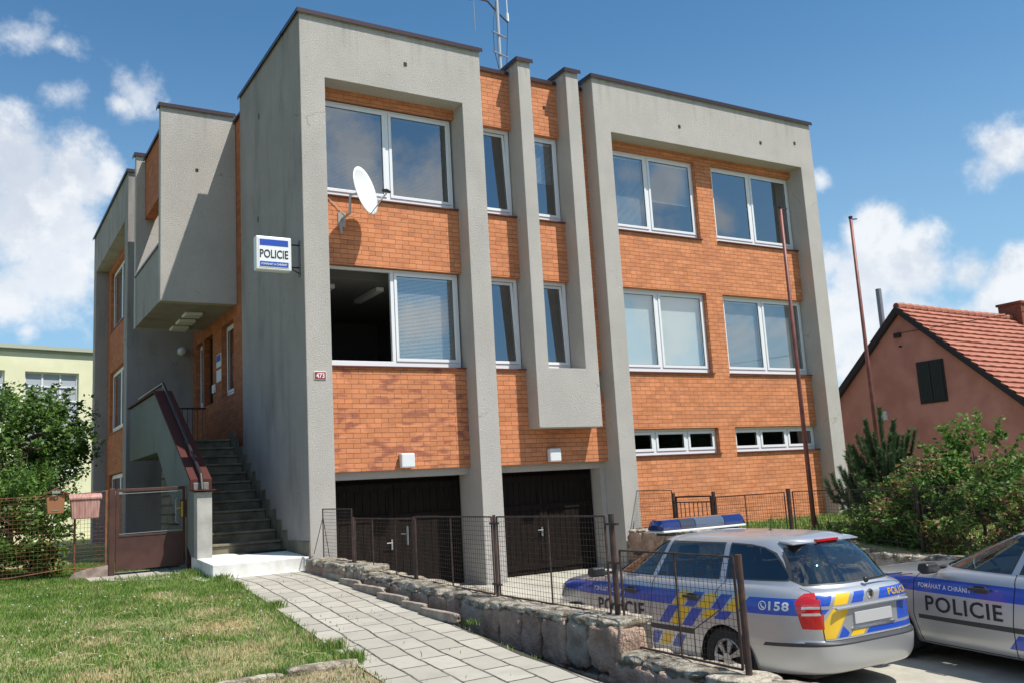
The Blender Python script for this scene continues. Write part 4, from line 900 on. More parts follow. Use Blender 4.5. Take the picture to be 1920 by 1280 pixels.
for (p, q) in wn_:
    o = ybox('window', [(p, p + .06, .12, .2, wz0, wz1), (q - .06, q, .12, .2, wz0, wz1), (p + .06, q - .06, .12, .2, wz0, wz0 + .06), (p + .06, q - .06, .12, .2, wz1 - .06, wz1)] + [(p + (q - p) * k / 3 - .03, p + (q - p) * k / 3 + .03, .12, .2, wz0 + .06, wz1 - .06) for k in (1, 2)], 'pvc')
    ybox('glazing_bar', [(p + .06, q - .06, .105, .118, wz0 + (wz1 - wz0) * k / 7 - .03, wz0 + (wz1 - wz0) * k / 7 + .03) for k in range(1, 7)], 'pvc', o)
    ybox('pane', [(p + .05, q - .05, .15, .16, wz0 + .05, wz1 - .05)], 'frost', o)

# ================================================================ POLICE CARS
def paint(name, col, metal=.0, rough=.3):
    m = mat(name, col, rough, metal, coat=.7); t = m.node_tree; p = t.nodes['Principled BSDF']
    g = t.nodes.new('ShaderNodeNewGeometry'); d = N(t, 'ShaderNodeBsdfDiffuse'); d.inputs['Color'].default_value = (.02, .02, .02, 1)
    mx = t.nodes.new('ShaderNodeMixShader'); t.links.new(g.outputs['Backfacing'], mx.inputs[0]); t.links.new(p.outputs[0], mx.inputs[1]); t.links.new(d.outputs[0], mx.inputs[2])
    out = [n for n in t.nodes if n.type == 'OUTPUT_MATERIAL'][0]; t.links.new(mx.outputs[0], out.inputs[0]); return m
M['silver'] = paint('silver_paint', (.50, .51, .53), .62, .36)
M['cblue'] = paint('livery_blue', (.018, .075, .46), 0, .3)
M['cyel'] = paint('livery_yellow', (.80, .50, .02), 0, .3)
M['trim'] = mat('dark_trim', (.035, .037, .04), .5)
M['gap'] = mat('panel_gap', (.015, .015, .018), .8)
M['redlamp'] = mat('red_lamp', (.50, .012, .015), .08, coat=1.0)
M['clearlamp'] = mat('clear_lamp', (.62, .60, .60), .1, .3, coat=1.0)
M['tyre'] = mat('tyre', (.02, .02, .02), .85)
M['rimm'] = mat('rim_silver', (.45, .46, .47), .35, .7)
M['lbblue'] = mat('beacon_blue', (.004, .014, .12), .08, coat=1.0); M['lbdark'] = mat('beacon_smoke', (.035, .04, .06), .12, coat=1.0); M['lbclear'] = mat('beacon_clear', (.09, .11, .15), .1, coat=1.0)
M['chrome'] = mat('chrome', (.75, .76, .78), .12, 1.0)
M['plateblank'] = mat('plain_number_plate', (.46, .46, .47), .5)
M['seat'] = mat('dark_seat_cloth', (.022, .023, .026), .9)
BODY, TRIM, GAP, BLUE, YEL, GLS, RED, CLR = range(8)
CM = [M['silver'], M['trim'], M['gap'], M['cblue'], M['cyel'], M['carglass'], M['redlamp'], M['clearlamp']]
def pchip(ys, t):
    """monotone interpolation of rows ys (K x n) at parameter t in [0, K-1]"""
    K = len(ys); d = ys[1:] - ys[:-1]; m = np.zeros_like(ys)
    for k in range(1, K - 1):
        a, b = d[k - 1], d[k]; m[k] = np.where(a * b > 0, 2 * a * b / (a + b + 1e-12), 0)
    m[0] = d[0]; m[-1] = d[-1]
    i = min(int(t), K - 2); u = t - i
    return ys[i] * (1 + 2 * u) * (1 - u) ** 2 + m[i] * u * (1 - u) ** 2 + ys[i + 1] * u * u * (3 - 2 * u) + m[i + 1] * u * u * (u - 1)
def car_body():
    #        z side, z front, z rear, width, Xr,   Xf,  nr, nf, rear taper
    LV = [(.21, .21, .24, .70, -.86, 3.20, 5, 3.2, .0),
          (.25, .23, .26, .835, -1.02, 3.40, 5, 3.2, .02),
          (.36, .36, .38, .872, -1.085, 3.53, 5, 3.5, .02),
          (.54, .52, .53, .885, -1.10, 3.56, 5, 3.5, .025),
          (.58, .55, .575, .886, -1.055, 3.55, 5.2, 3.5, .025),
          (.74, .70, .72, .888, -1.05, 3.50, 5.2, 3.4, .03),
          (.88, .79, .87, .880, -1.055, 3.45, 5.2, 3.4, .04),
          (.985, .87, .96, .858, -1.045, 3.33, 5, 3.3, .05),
          (1.035, .92, 1.005, .825, -1.01, 3.10, 5, 3.3, .055),
          (1.06, 1.03, 1.03, .795, -.975, 2.20, 4.2, 3.6, .05),
          (1.085, 1.05, 1.055, .785, -.955, 2.14, 4.0, 3.6, .05),
          (1.28, 1.28, 1.28, .695, -.80, 1.66, 4.0, 3.8, .07),
          (1.445, 1.44, 1.43, .610, -.60, 1.28, 4.0, 4.0, .08),
          (1.485, 1.475, 1.45, .545, -.545, 1.22, 4.6, 3.6, .12),
          (1.512, 1.505, 1.465, .42, -.42, 1.02, 4.4, 3.2, .10),
          (1.528, 1.52, 1.485, .22, -.18, .85, 4, 3, .08),
          (1.532, 1.525, 1.50, .0, .0, .75, 4, 3, .0)]
    ts = list(np.linspace(0, .93, 26)); ph = [math.acos(min(1, t ** 2.4)) for t in ts]   # from side towards the end
    ys_ = np.linspace((1 - .93 ** 4.8) ** (1 / 4.8), 0, 22)[1:]; ph += [math.asin(min(1, y ** 2.4)) for y in ys_]
    rows = []
    for (zs, zf, zr, w, Xr, Xf, nr, nf, tp) in LV:
        Xc = .9; pts = []
        for half, X1, n_ in ((0, Xr, nr), (1, Xf, nf)):
            seq = []
            for p in ph:
                c, s = abs(math.cos(p)), abs(math.sin(p)); t = c ** (2 / n_); yv = s ** (2 / n_)
                if s < 1e-9: yv = 0
                x = Xc + (X1 - Xc) * t
                if half == 0:
                    k = max(0, (.6 - x) / 1.6); wf = 1 - tp * k * k; z = zs + (zr - zs) * min(1, max(0, (-.35 - x) / .6)) ** 1.3
                else:
                    wf = 1 - .04 * max(0, (x - 1.9) / 1.6) ** 2
                    k = min(1, max(0, (x - 1.55) / (X1 - 1.55 + 1e-9))) if X1 > 2 else min(1, max(0, (x - .9) / (X1 - .9 + 1e-9))); z = zs + (zf - zs) * k * k * (3 - 2 * k)
                seq.append((x, w * yv * wf, z))
            pts.append(seq)
        rows.append(pts[0][::-1] + pts[1][1:])
    A = np.array(rows); sub_ = 5; out = []
    K = len(LV)
    for i in range((K - 1) * sub_ + 1): out.append(pchip(A, i / sub_))
    A = np.array(out); nr_, nc = A.shape[:2]
    bm = bmesh.new(); V = [[bm.verts.new(A[i, j]) for j in range(nc)] for i in range(nr_)]
    for i in range(nr_ - 1):
        for j in range(nc - 1):
            try: bm.faces.new((V[i][j], V[i][j + 1], V[i + 1][j + 1], V[i + 1][j]))
            except ValueError: pass
    bmesh.ops.remove_doubles(bm, verts=bm.verts, dist=1e-4); bm.normal_update()
    if sum(f.normal.y * f.calc_area() for f in bm.faces) < 0: bmesh.ops.reverse_faces(bm, faces=bm.faces[:]); bm.normal_update()
    for f in bm.faces: f.smooth = True
    return bm
def inside(poly, p):
    s = 0
    for a, b in zip(poly, poly[1:] + poly[:1]):
        c = (b[0] - a[0]) * (p[1] - a[1]) - (b[1] - a[1]) * (p[0] - a[0])
        if abs(c) < 1e-10: continue
        if s == 0: s = 1 if c > 0 else -1
        elif (c > 0) != (s > 0): return False
    return True
def cut(bm, poly, ax, flt, mi, only=None):
    """slice the surface along the edges of a convex polygon seen along axis ax and give the inside material mi"""
    o = [i for i in range(3) if i != ax]; x0, x1 = min(p[0] for p in poly), max(p[0] for p in poly); y0, y1 = min(p[1] for p in poly), max(p[1] for p in poly)
    def cand():
        r = []
        for f in bm.faces:
            if only is not None and f.material_index not in only: continue
            c = f.calc_center_median()
            if not flt(c, f.normal): continue
            a = [v.co[o[0]] for v in f.verts]; b = [v.co[o[1]] for v in f.verts]
            if max(a) < x0 or min(a) > x1 or max(b) < y0 or min(b) > y1: continue
            r.append(f)
        return r
    for a, b in zip(poly, poly[1:] + poly[:1]):
        fs = cand(); 
        if not fs: return []
        n = [0, 0, 0]; n[o[0]] = b[1] - a[1]; n[o[1]] = -(b[0] - a[0]); c = [0, 0, 0]; c[o[0]], c[o[1]] = a
        es = {e for f in fs for e in f.edges}; vs = {v for f in fs for v in f.verts}
        bmesh.ops.bisect_plane(bm, geom=list(vs) + list(es) + fs, dist=1e-5, plane_co=c, plane_no=n)
    r = []
    for f in cand():
        c = f.calc_center_median()
        if inside(poly, (c[o[0]], c[o[1]])): f.material_index = mi; r.append(f)
    return r
def line_cut(bm, pts, w, ax, flt, mi, only=None):
    for a, b in zip(pts, pts[1:]):
        d = Vector((b[0] - a[0], b[1] - a[1])); L = d.length; d /= L; n = Vector((-d.y, d.x)) * w / 2
        a2 = Vector(a) - d * w * .3; b2 = Vector(b) + d * w * .3
        cut(bm, [tuple(a2 + n), tuple(b2 + n), tuple(b2 - n), tuple(a2 - n)], ax, flt, mi, only)
sideF = lambda c, n: abs(n.y) > .35
bm = car_body()
# wheel arches
for X in (0.0, 2.578):
    poly = [(X + .352 * math.cos(2 * math.pi * i / 28), .30 + .352 * math.sin(2 * math.pi * i / 28)) for i in range(28)]
    fs = cut(bm, poly, 1, lambda c, n: c.y > .5, 99 % 8)
    fs = [f for f in bm.faces if f.calc_center_median().y > .45 and (Vector((f.calc_center_median().x, f.calc_center_median().z)) - Vector((X, .30))).length < .352]
    bmesh.ops.delete(bm, geom=fs, context='FACES')
WINS = [[(1.15, 1.085), (1.88, 1.085), (1.81, 1.14), (1.63, 1.26), (1.43, 1.37), (1.28, 1.425), (1.20, 1.438), (1.02, 1.438)],
        [(.13, 1.10), (1.04, 1.09), (.93, 1.438), (.17, 1.438)],
        [(.02, 1.11), (.07, 1.438), (-.18, 1.425), (-.32, 1.40), (-.44, 1.345), (-.53, 1.27), (-.62, 1.17), (-.645, 1.13), (-.63, 1.11)]]
for w in WINS:
    cx = sum(p[0] for p in w) / len(w); cy = sum(p[1] for p in w) / len(w)
    big = [(cx + (p[0] - cx) * (1 + .018 / max(.1, abs(p[0] - cx))), cy + (p[1] - cy) * (1 + .014 / max(.06, abs(p[1] - cy)))) for p in w]
    cut(bm, big, 1, sideF, TRIM); cut(bm, w, 1, sideF, GLS)
# livery on the side (x, z)
def st_(pts): return [(p[0], p[1] + .02) for p in pts]
Zb0, Zb1 = .80, .935
for a, b in ((-.83, -.31), (-.13, -.0), (.28, .42), (.56 + .08, 3.0)): pass
cut(bm, [(-.86, Zb0), (-.20, Zb0), (-.34, Zb1 + .02), (-.86, Zb1 + .02)], 1, sideF, BLUE, (BODY,))
SL = -.155
def slab(x, w, z0, z1, m): cut(bm, [(x - SL * 0, z1), (x - w, z1), (x - w - SL, z0), (x - SL, z0)][::1], 1, sideF, m)
# top row (inside the band): parallelograms leaning back upwards
for x, w, m in ((-.32, .16, YEL), (-.135, .165, BLUE), (.05, .165, YEL), (.245, .165, BLUE), (.43, .165, YEL)): cut(bm, [(x + .0 - .0, .955), (x + w - .015, .955), (x + w - .015 + .14, .80), (x + .14, .80)], 1, sideF, m)
cut(bm, [(.61, .955), (1.95, .955), (3.05, .915), (3.05, .80), (1.95, .80), (.75, .80)], 1, sideF, BLUE)

for x, w, m in ((.27, .155, BLUE), (.445, .165, YEL), (.63, .155, BLUE)): cut(bm, [(x, .785), (x + w, .785), (x + w + .18, .59), (x + .18, .59)], 1, sideF, m)
for x, w, m in ((.07, .14, YEL), (-.13, .165, BLUE)): cut(bm, [(x, .785), (x + w, .785), (x + w + .09, .70), (x + .09, .70)], 1, sideF, m)
for x, w, m in ((.55, .14, BLUE), (.735, .15, YEL), (.92, .14, BLUE)): cut(bm, [(x, .49), (x + w, .49), (x + w + .11, .345), (x + .11, .345)], 1, sideF, m)
# rub strip, bumper strip, tail lamp, headlamp
cut(bm, [(.42, .51), (2.16, .51), (2.16, .555), (.42, .57)], 1, sideF, TRIM)
cut(bm, [(2.98, .47), (3.50, .47), (3.50, .52), (2.98, .52)], 1, lambda c, n: c.x > 2.9, TRIM)
cut(bm, [(-1.2, .525), (-.47, .505), (-.50, .54), (-1.2, .562)], 1, lambda c, n: c.x < -.3, TRIM)
cut(bm, [(-1.2, .66), (-.86, .68), (-.80, .93), (-.85, 1.0), (-1.2, 1.04)], 1, lambda c, n: c.x < -.7 and c.y > .50, RED)
for f in bm.faces:
    c_ = f.calc_center_median()
    if f.material_index == RED and c_.y < .60: f.material_index = BODY
cut(bm, [(.61, .80), (.76, .80), (.76, .825), (.61, .825)], 0, lambda c, n: c.x < -.85, CLR, (RED,)); cut(bm, [(.61, .86), (.76, .86), (.76, .885), (.61, .885)], 0, lambda c, n: c.x < -.85, CLR, (RED,))
cut(bm, [(3.02, .64), (3.7, .64), (3.7, .79), (3.02, .85)], 1, lambda c, n: c.x > 3.0 and c.y > .38 and n.z < .75, CLR)
# door gaps
for pts in ([(1.08, 1.07), (1.06, .95), (1.10, .60), (1.10, .25)], [(2.09, 1.06), (2.20, .92), (2.22, .55), (2.14, .25)], [(.02, 1.09), (.10, .95), (.02, .80), (.42, .56), (.46, .25)], [(.46, .262), (2.12, .262)]):
    line_cut(bm, pts, .011, 1, sideF, GAP, (BODY, BLUE, YEL, TRIM))
line_cut(bm, [(-.95, .50), (-.40, .50), (-.34, .25)], .009, 1, lambda c, n: abs(n.y) > .3 and c.x < -.2, GAP, (BODY,)) if False else None
line_cut(bm, [(2.25, .97), (3.35, .78)], .009, 1, lambda c, n: c.x > 2.2 and c.y > .3 and n.y > .2, GAP, (BODY,))
# mirror to the other side
geom = bm.verts[:] + bm.edges[:] + bm.faces[:]
bmesh.ops.mirror(bm, geom=geom, axis='Y', merge_dist=.0006)
bm.normal_update()
for s_ in (1, -1):
    hf = [f for f in bm.faces if f.calc_center_median().y * s_ > 0]
    if sum(f.normal.y * f.calc_area() for f in hf) * s_ < 0: bmesh.ops.reverse_faces(bm, faces=hf)
bm.normal_update()
rearF = lambda c, n: c.x < -.5 and n.x < -.15 and abs(c.y) < .80
gz = [(.565, 1.072), (.60, 1.11), (.485, 1.40), (.455, 1.425), (-.455, 1.425), (-.485, 1.40), (-.60, 1.11), (-.565, 1.072)]
gz2 = [(.58, 1.055), (.62, 1.11), (.50, 1.41), (.465, 1.438), (-.465, 1.438), (-.50, 1.41), (-.62, 1.11), (-.58, 1.055)]
cut(bm, gz2, 0, rearF, TRIM, (BODY,)); cut(bm, gz, 0, rearF, GLS)
# windscreen
wf = lambda c, n: c.x > 1.0 and n.x > .2 and c.z > 1.04
cut(bm, [(.68, 1.075), (.54, 1.425), (-.54, 1.425), (-.68, 1.075)], 0, wf, GLS)
# tailgate livery, seam, plate recess line
T = lambda pts, m: cut(bm, pts, 0, rearF, m, (BODY,))
dy = .17
T([(.62, .985), (.47, .985), (.53, .885), (.62, .885)], BLUE); T([(.43, .985), (.26, .985), (.33, .885), (.49, .885)], YEL); T([(.20, .985), (.06, .985), (.12, .885), (.28, .885)], BLUE)
T([(-.16, .985), (-.62, .985), (-.62, .885), (-.10, .885)], BLUE)
T([(.62, .855), (.53, .855), (.62, .77)], BLUE)
T([(.50, .855), (.30, .855), (.50, .585), (.60, .585), (.62, .70)], YEL)
T([(.40, .69), (.33, .62), (.36, .585), (.47, .585)], BLUE)
T([(.27, .635), (.10, .635), (.15, .585), (.33, .585)], YEL)
T([(.06, .635), (-.62, .635), (-.62, .585), (.11, .585)], BLUE)
T([(-.36, .855), (-.62, .855), (-.62, .66), (-.36, .66)], BLUE)
gp_ = [(.61, 1.04), (.605, .70), (.60, .565), (-.60, .565), (-.605, .70), (-.61, 1.04)]
line_cut(bm, gp_, .010, 0, rearF, GAP, (BODY, BLUE, YEL))
cut(bm, [(-.9, .523), (.9, .523), (.9, .562), (-.9, .562)], 0, lambda c, n: c.x < -.9, TRIM)
# grille
cut(bm, [(-.42, .56), (.42, .56), (.46, .68), (-.46, .68)], 0, lambda c, n: c.x > 3.2, TRIM); cut(bm, [(-.5, .27), (.5, .27), (.55, .40), (-.55, .40)], 0, lambda c, n: c.x > 3.2, TRIM)
tree = BVHTree.FromBMesh(bm)
def split_faces(bm, cond, name, mats, label=None):
    """move faces meeting cond into a mesh of their own"""
    fs = [f for f in bm.faces if cond(f)]
    nb = bmesh.new(); mp = {}
    nv = {}
    for f in fs:
        for v in f.verts:
            if v not in nv: nv[v] = nb.verts.new(v.co)
        nf = nb.faces.new([nv[v] for v in f.verts]); nf.smooth = True; nf.material_index = f.material_index
    me = bpy.data.meshes.new(name); nb.to_mesh(me); nb.free()
    for m in mats: me.materials.append(m)
    bmesh.ops.delete(bm, geom=fs, context='FACES')
    return me
parts = []   # (name, mesh, [children])
def mk(me, name, parent, label=None):
    o = bpy.data.objects.new(name, me); COL.objects.link(o); o.parent = parent
    if label: o['label'] = label
    return o
def cx(f): return f.calc_center_median()
CR = root('police_car', (2.70, -7.5, -1.085), 'silver police estate car seen from its tail, parked nose to the right garage', 'police car', 'parked police cars')
del CR['_world']
glass_me = []
for s in (1, -1):
    for (a, b) in ((-1.0, .10), (.10, 1.10), (1.10, 2.2)):
        glass_me.append(split_faces(bm, lambda f: f.material_index == GLS and abs(f.normal.y) > .35 and cx(f).y * s > .3 and a < cx(f).x < b and cx(f).z > 1.05, 'window', [M['carglass']]))
rear_gl = split_faces(bm, lambda f: f.material_index == GLS and cx(f).x < -.4, 'rear_window', [M['carglass']]); front_gl = split_faces(bm, lambda f: f.material_index == GLS, 'windscreen', [M['carglass']])
for me in glass_me + [rear_gl, front_gl]:
    me.polygons.foreach_set('material_index', [0] * len(me.polygons))
lamps = []
for s in (1, -1):
    lamps.append(('tail_light', split_faces(bm, lambda f: f.material_index in (RED, CLR) and cx(f).x < 0 and cx(f).y * s > 0, 'tail_light', CM)))
    lamps.append(('headlight', split_faces(bm, lambda f: f.material_index == CLR and cx(f).x > 2 and cx(f).y * s > 0, 'headlight', CM)))
def dooreg(f, a, b):
    c = cx(f); return abs(f.normal.y) > .3 and a(c.z) < c.x < b(c.z) and .262 < c.z < 1.08 and f.material_index != GAP
fe = lambda z: 2.09 + (.11 * (1.06 - z) / .14 if z > .92 else .13 - (.08 * max(0, (.55 - z)) / .3))
be = lambda z: 1.08 if z > .95 else 1.085
def re_(z):
    if z > .95: return .02 + .08 * (1.09 - z) / .14
    if z > .80: return .10 - .08 * (.95 - z) / .15
    if z > .56: return .02 + .40 * (.80 - z) / .24
    return .42 + .04 * (.56 - z) / .31
doors = []
for s in (1, -1):
    doors.append((split_faces(bm, lambda f: cx(f).y * s > .4 and dooreg(f, be, fe), 'door', CM), 1.42, s)); doors.append((split_faces(bm, lambda f: cx(f).y * s > .4 and dooreg(f, re_, be), 'door', CM), .42, s))
tg = split_faces(bm, lambda f: cx(f).x < -.85 and f.normal.x < -.15 and abs(cx(f).y) < .60 and .565 < cx(f).z < 1.045 and f.material_index != GAP, 'tailgate', CM)
body = bpy.data.meshes.new('body'); bm.to_mesh(body); bm.free()
for m in CM: body.materials.append(m)
bo = mk(body, 'body', CR); 
for me in glass_me: mk(me, 'window', CR)
mk(front_gl, 'windscreen', CR)
for n_, me in lamps: mk(me, n_, CR)
tgo = mk(tg, 'tailgate', CR); rgo = mk(rear_gl, 'rear_window', CR)
def lbuild(mb, name, m, parent, smooth=False, bevel=0):
    o = mb.build(name, m, None, smooth, bevel); o.parent = parent; return o
def onbody(X, Z, side=1):
    r = tree.ray_cast(Vector((X, 3 * side, Z)), Vector((0, -side, 0))); return r[0], r[1]
def onrear(Y, Z):
    r = tree.ray_cast(Vector((-3, Y, Z)), Vector((1, 0, 0))); return r[0], r[1]
def decal_side(vs, fs, X, Z, m, name, parent, off=.004, side=1, slope=0.0):
    out = []
    for v in vs:
        x = X - v[0] * side; z = Z + v[1] + slope * v[0]
        p, n = onbody(x, z, side); out.append(tuple(p + Vector((0, side, 0)) * off))
    mb = MB(); mb.add(out, fs); return lbuild(mb, name, m, parent)
def decal_rear(vs, fs, Y, Z, m, name, parent, off=.004):
    out = []
    for v in vs:
        p, n = onrear(Y - v[0], Z + v[1]); out.append(tuple(p + Vector((-off, 0, 0))))
    mb = MB(); mb.add(out, fs); return lbuild(mb, name, m, parent)
for me, hx, s in doors:
    d_ = mk(me, 'door', CR); p, n = onbody(hx, .89, s)
    h = MB(); h.box(hx - .11, hx + .11, p.y + s * .022, p.y + s * .042, .885, .915); h.box(hx - .11, hx - .085, p.y, p.y + s * .03, .885, .915); h.box(hx + .085, hx + .11, p.y, p.y + s * .03, .885, .915)
    h.prism([(hx - .07, .86), (hx + .07, .86), (hx + .09, .90), (hx + .05, .935), (hx - .05, .935), (hx - .09, .90)], 1, p.y - .0 * s, p.y + s * .004)
    sub(h.build('handle', M['trim'], None, bevel=.004), d_)
# side lettering
for s in (1, -1):
    vs, fs = fit_text('POLICIE', .86, .165, bold=.015, space=1.1); decal_side(vs, fs, 1.63, .685, M['signblack'], 'lettering', bo, side=s)
    vs, fs = fit_text('POMÁHAT A CHRÁNIT', .62, .062, bold=.012, space=1.1); decal_side(vs, fs, 1.83, .878, M['signwhite'], 'lettering', bo, off=.005, side=s)
    vs, fs = fit_text('158', .20, .085, bold=.03, space=1.12); decal_side(vs, fs, -.66, .882, M['signwhite'], 'lettering', bo, off=.005, side=s)
ring = []; fr_ = []
for i in range(20):
    t = 2 * math.pi * i / 20
    for r in (.034, .044): ring.append((r * math.cos(t), r * math.sin(t), 0))
for i in range(20): j = (i + 1) % 20; fr_.append((2 * i, 2 * i + 1, 2 * j + 1, 2 * j))
nn_ = len(ring); hs_ = [(-.022, .012), (-.014, .024), (-.004, .016), (-.010, .006), (.006, -.012), (.014, -.008), (.022, -.020), (.010, -.028), (-.004, -.022), (-.018, -.004)]
ring += [(a, b, 0) for a, b in hs_]; fr_.append(tuple(range(nn_, nn_ + len(hs_))))
decal_side(ring, fr_, -.495, .882, M['signwhite'], 'phone_symbol', bo, off=.005)
# tailgate things
vs, fs = fit_text('POLICIE', .33, .068, bold=.015); decal_rear(vs, fs, -.42, .938, M['cyel'], 'lettering', tgo, .006)
mb = MB(); p, n = onrear(0, .95); q = p + Vector((-.004, 0, 0)); k = 20
vs = [q + Vector((-.0, .045 * math.cos(2 * math.pi * i / k), .045 * math.sin(2 * math.pi * i / k))) for i in range(k)] + [q + Vector((-.012, .038 * math.cos(2 * math.pi * i / k), .038 * math.sin(2 * math.pi * i / k))) for i in range(k)]
mb.add(vs, [tuple(range(k, 2 * k))] + [(i, (i + 1) % k, (i + 1) % k + k, i + k) for i in range(k)]); lbuild(mb, 'badge', M['chrome'], tgo)
mb = MB(); mb.prism([(-.012, .925), (.006, .92), (.012, .95), (.022, .972), (.004, .968), (-.008, .985), (-.02, .975), (-.006, .955)], 0, q.x - .0135, q.x - .0145); lbuild(mb, 'badge_arrow', M['signblack'], tgo)
p, n = onrear(0, .74); mb = MB(); mb.box(p.x - .018, p.x + .01, -.26, .26, .69, .80); lbuild(mb, 'number_plate', M['plateblank'], tgo, bevel=.003)
p, n = onrear(0, .85); mb = MB(); mb.box(p.x - .030, p.x + .005, -.50, .50, .842, .866); lbuild(mb, 'grip_strip', M['silver'], tgo, bevel=.008)
p, n = onrear(0, .66); mb = MB(); mb.box(p.x - .012, p.x + .005, -.30, .30, .648, .662); lbuild(mb, 'chrome_strip', M['chrome'], tgo, bevel=.003)
mb = MB(); a = Vector((-1.005, -.02, 1.075)); b = Vector((-1.0, -.56, 1.085)); mb.tube([a, (a + b) / 2 + Vector((0, 0, .012)), b], .011, 6, r2=.007); sphere(mb, a, .03, sx=.7); lbuild(mb, 'wiper', M['blackp'], CR)
sp = MB(); sp.prism([(-.610, 1.440), (-.52, 1.462), (-.42, 1.472), (-.44, 1.450), (-.60, 1.428)], 1, -.47, .47); lbuild(sp, 'spoiler', M['silver'], CR, bevel=.006)
mb = MB(); mb.box(-.628, -.58, -.15, .15, 1.438, 1.466); lbuild(mb, 'brake_light', M['redlamp'], CR, bevel=.004)
# roof rails
for s in (1, -1):
    pass
# mirrors
for s in (1, -1):
    mb = MB(); mb.prism([(1.85, 1.03), (1.93, 1.02), (1.98, 1.06), (1.96, 1.13), (1.87, 1.14), (1.845, 1.12)], 1, s * .90, s * 1.07); mb.tube([(1.92, s * .80, 1.06), (1.91, s * .93, 1.06)], .03, 6); lbuild(mb, 'mirror', M['blackp'], CR, bevel=.018)
# wheels
for X in (0.0, 2.578):
    for s in (1, -1):
        yc = s * .76; w = MB(); K = 36
        prof = [(.195, -.10), (.285, -.105), (.312, -.085), (.318, 0), (.312, .085), (.285, .105), (.205, .10)]
        vs = []; fs = []
        for i in range(K):
            t = 2 * math.pi * i / K
            for r, dy_ in prof: vs.append((X + r * math.cos(t), yc + s * dy_, .315 + r * math.sin(t)))
        P_ = len(prof)
        for i in range(K):
            j = (i + 1) % K
            for k in range(P_ - 1): fs.append((i * P_ + k, i * P_ + k + 1, j * P_ + k + 1, j * P_ + k))
        w.add(vs, fs); wo_ = lbuild(w, 'wheel', M['tyre'], CR, smooth=True)
        r_ = MB(); C0 = Vector((X, yc + s * .075, .315))
        vs = [C0 + Vector((.205 * math.cos(2 * math.pi * i / K), s * .012, .205 * math.sin(2 * math.pi * i / K))) for i in range(K)] + [C0 + Vector((.185 * math.cos(2 * math.pi * i / K), s * .02, .185 * math.sin(2 * math.pi * i / K))) for i in range(K)] + [C0 + Vector((.17 * math.cos(2 * math.pi * i / K), 0, .17 * math.sin(2 * math.pi * i / K))) for i in range(K)]
        fs = [(a * K + i, a * K + (i + 1) % K, (a + 1) * K + (i + 1) % K, (a + 1) * K + i) for a in (0, 1) for i in range(K)]
        r_.add(vs, fs)
        for q in range(7):   # wide spokes of the wheel cover
            t = 2 * math.pi * q / 7; hw = .26
            pts = [C0 + Vector((r * math.cos(t + a), s * o_, r * math.sin(t + a))) for r, a, o_ in ((.045, -1.2 * hw, .03), (.178, -hw * .72, .014), (.178, hw * .72, .014), (.045, 1.2 * hw, .03))]
            r_.add(pts + [p + Vector((0, -s * .02, 0)) for p in pts], [(0, 1, 2, 3), (0, 4, 5, 1), (2, 6, 7, 3)])
        r_.add([C0 + Vector((.055 * math.cos(2 * math.pi * i / 16), s * .032, .055 * math.sin(2 * math.pi * i / 16))) for i in range(16)], [tuple(range(16))])
        sub(r_.build('rim', M['rimm'], None), wo_)
        b_ = MB(); b_.add([C0 + Vector((.19 * math.cos(2 * math.pi * i / 24), -s * .02, .19 * math.sin(2 * math.pi * i / 24))) for i in range(24)], [tuple(range(24))]); sub(b_.build('brake_disc', M['gap'], None), wo_)
# wheel wells and floor pan
mb = MB()
for X in (0.0, 2.578):
    for s in (1, -1):
        K = 20; vs = []
        for i in range(K + 1):
            t = math.pi * (-.12 + 1.24 * i / K)
            for y in (.60, .875): vs.append((X + .36 * math.cos(t), s * y, .30 + .36 * math.sin(t)))
        mb.add(vs, [(2 * i, 2 * i + 1, 2 * i + 3, 2 * i + 2) for i in range(K)]); mb.box(X - .36, X + .36, s * .59, s * .60, .1, .62)
mb.box(-.8, 3.2, -.58, .58, .19, .24); mb.box(-.9, 3.0, -.60, .60, .25, .30)
lbuild(mb, 'underbody', M['gap'], CR)
# interior: seats, headrests, dashboard, steering wheel
mb = MB()
for X, ys_2 in ((1.15, (-.37, .37)), (.28, (-.40, 0, .40))):
    for y in ys_2:
        mb.box(X - .10, X + .42, y - .22, y + .22, .45, .62); mb.prism([(X - .10, .55), (X + .06, .55), (X - .06, 1.20), (X - .20, 1.18)], 1, y - .22, y + .22); mb.prism([(X - .18, 1.22), (X - .10, 1.24), (X - .13, 1.38), (X - .22, 1.37)], 1, y - .12, y + .12)
mb.prism([(1.75, .75), (2.25, .80), (2.22, 1.03), (1.95, 1.07), (1.75, .98)], 1, -.66, .66)
lbuild(mb, 'interior', M['seat'], CR, bevel=.02)
mb = MB(); c0 = Vector((1.66, .37, 1.02)); ax_ = Vector((-.85, 0, .5)).normalized(); b1_ = Vector((0, 1, 0)); b2_ = ax_.cross(b1_)
mb.tube([c0 + b1_ * .185 * math.cos(2 * math.pi * i / 24) + b2_ * .185 * math.sin(2 * math.pi * i / 24) for i in range(25)], .016, 6); mb.tube([c0 + b1_ * .17, c0 - b1_ * .17], .03, 6); lbuild(mb, 'steering_wheel', M['blackp'], CR)
# aerial
mb = MB(); mb.tube([(.16, -.05, 1.53), (.13, -.05, 1.70)], .006, 6, r2=.003); sphere(mb, (.16, -.05, 1.53), .022, sz=.6); lbuild(mb, 'roof_aerial', M['blackp'], CR)
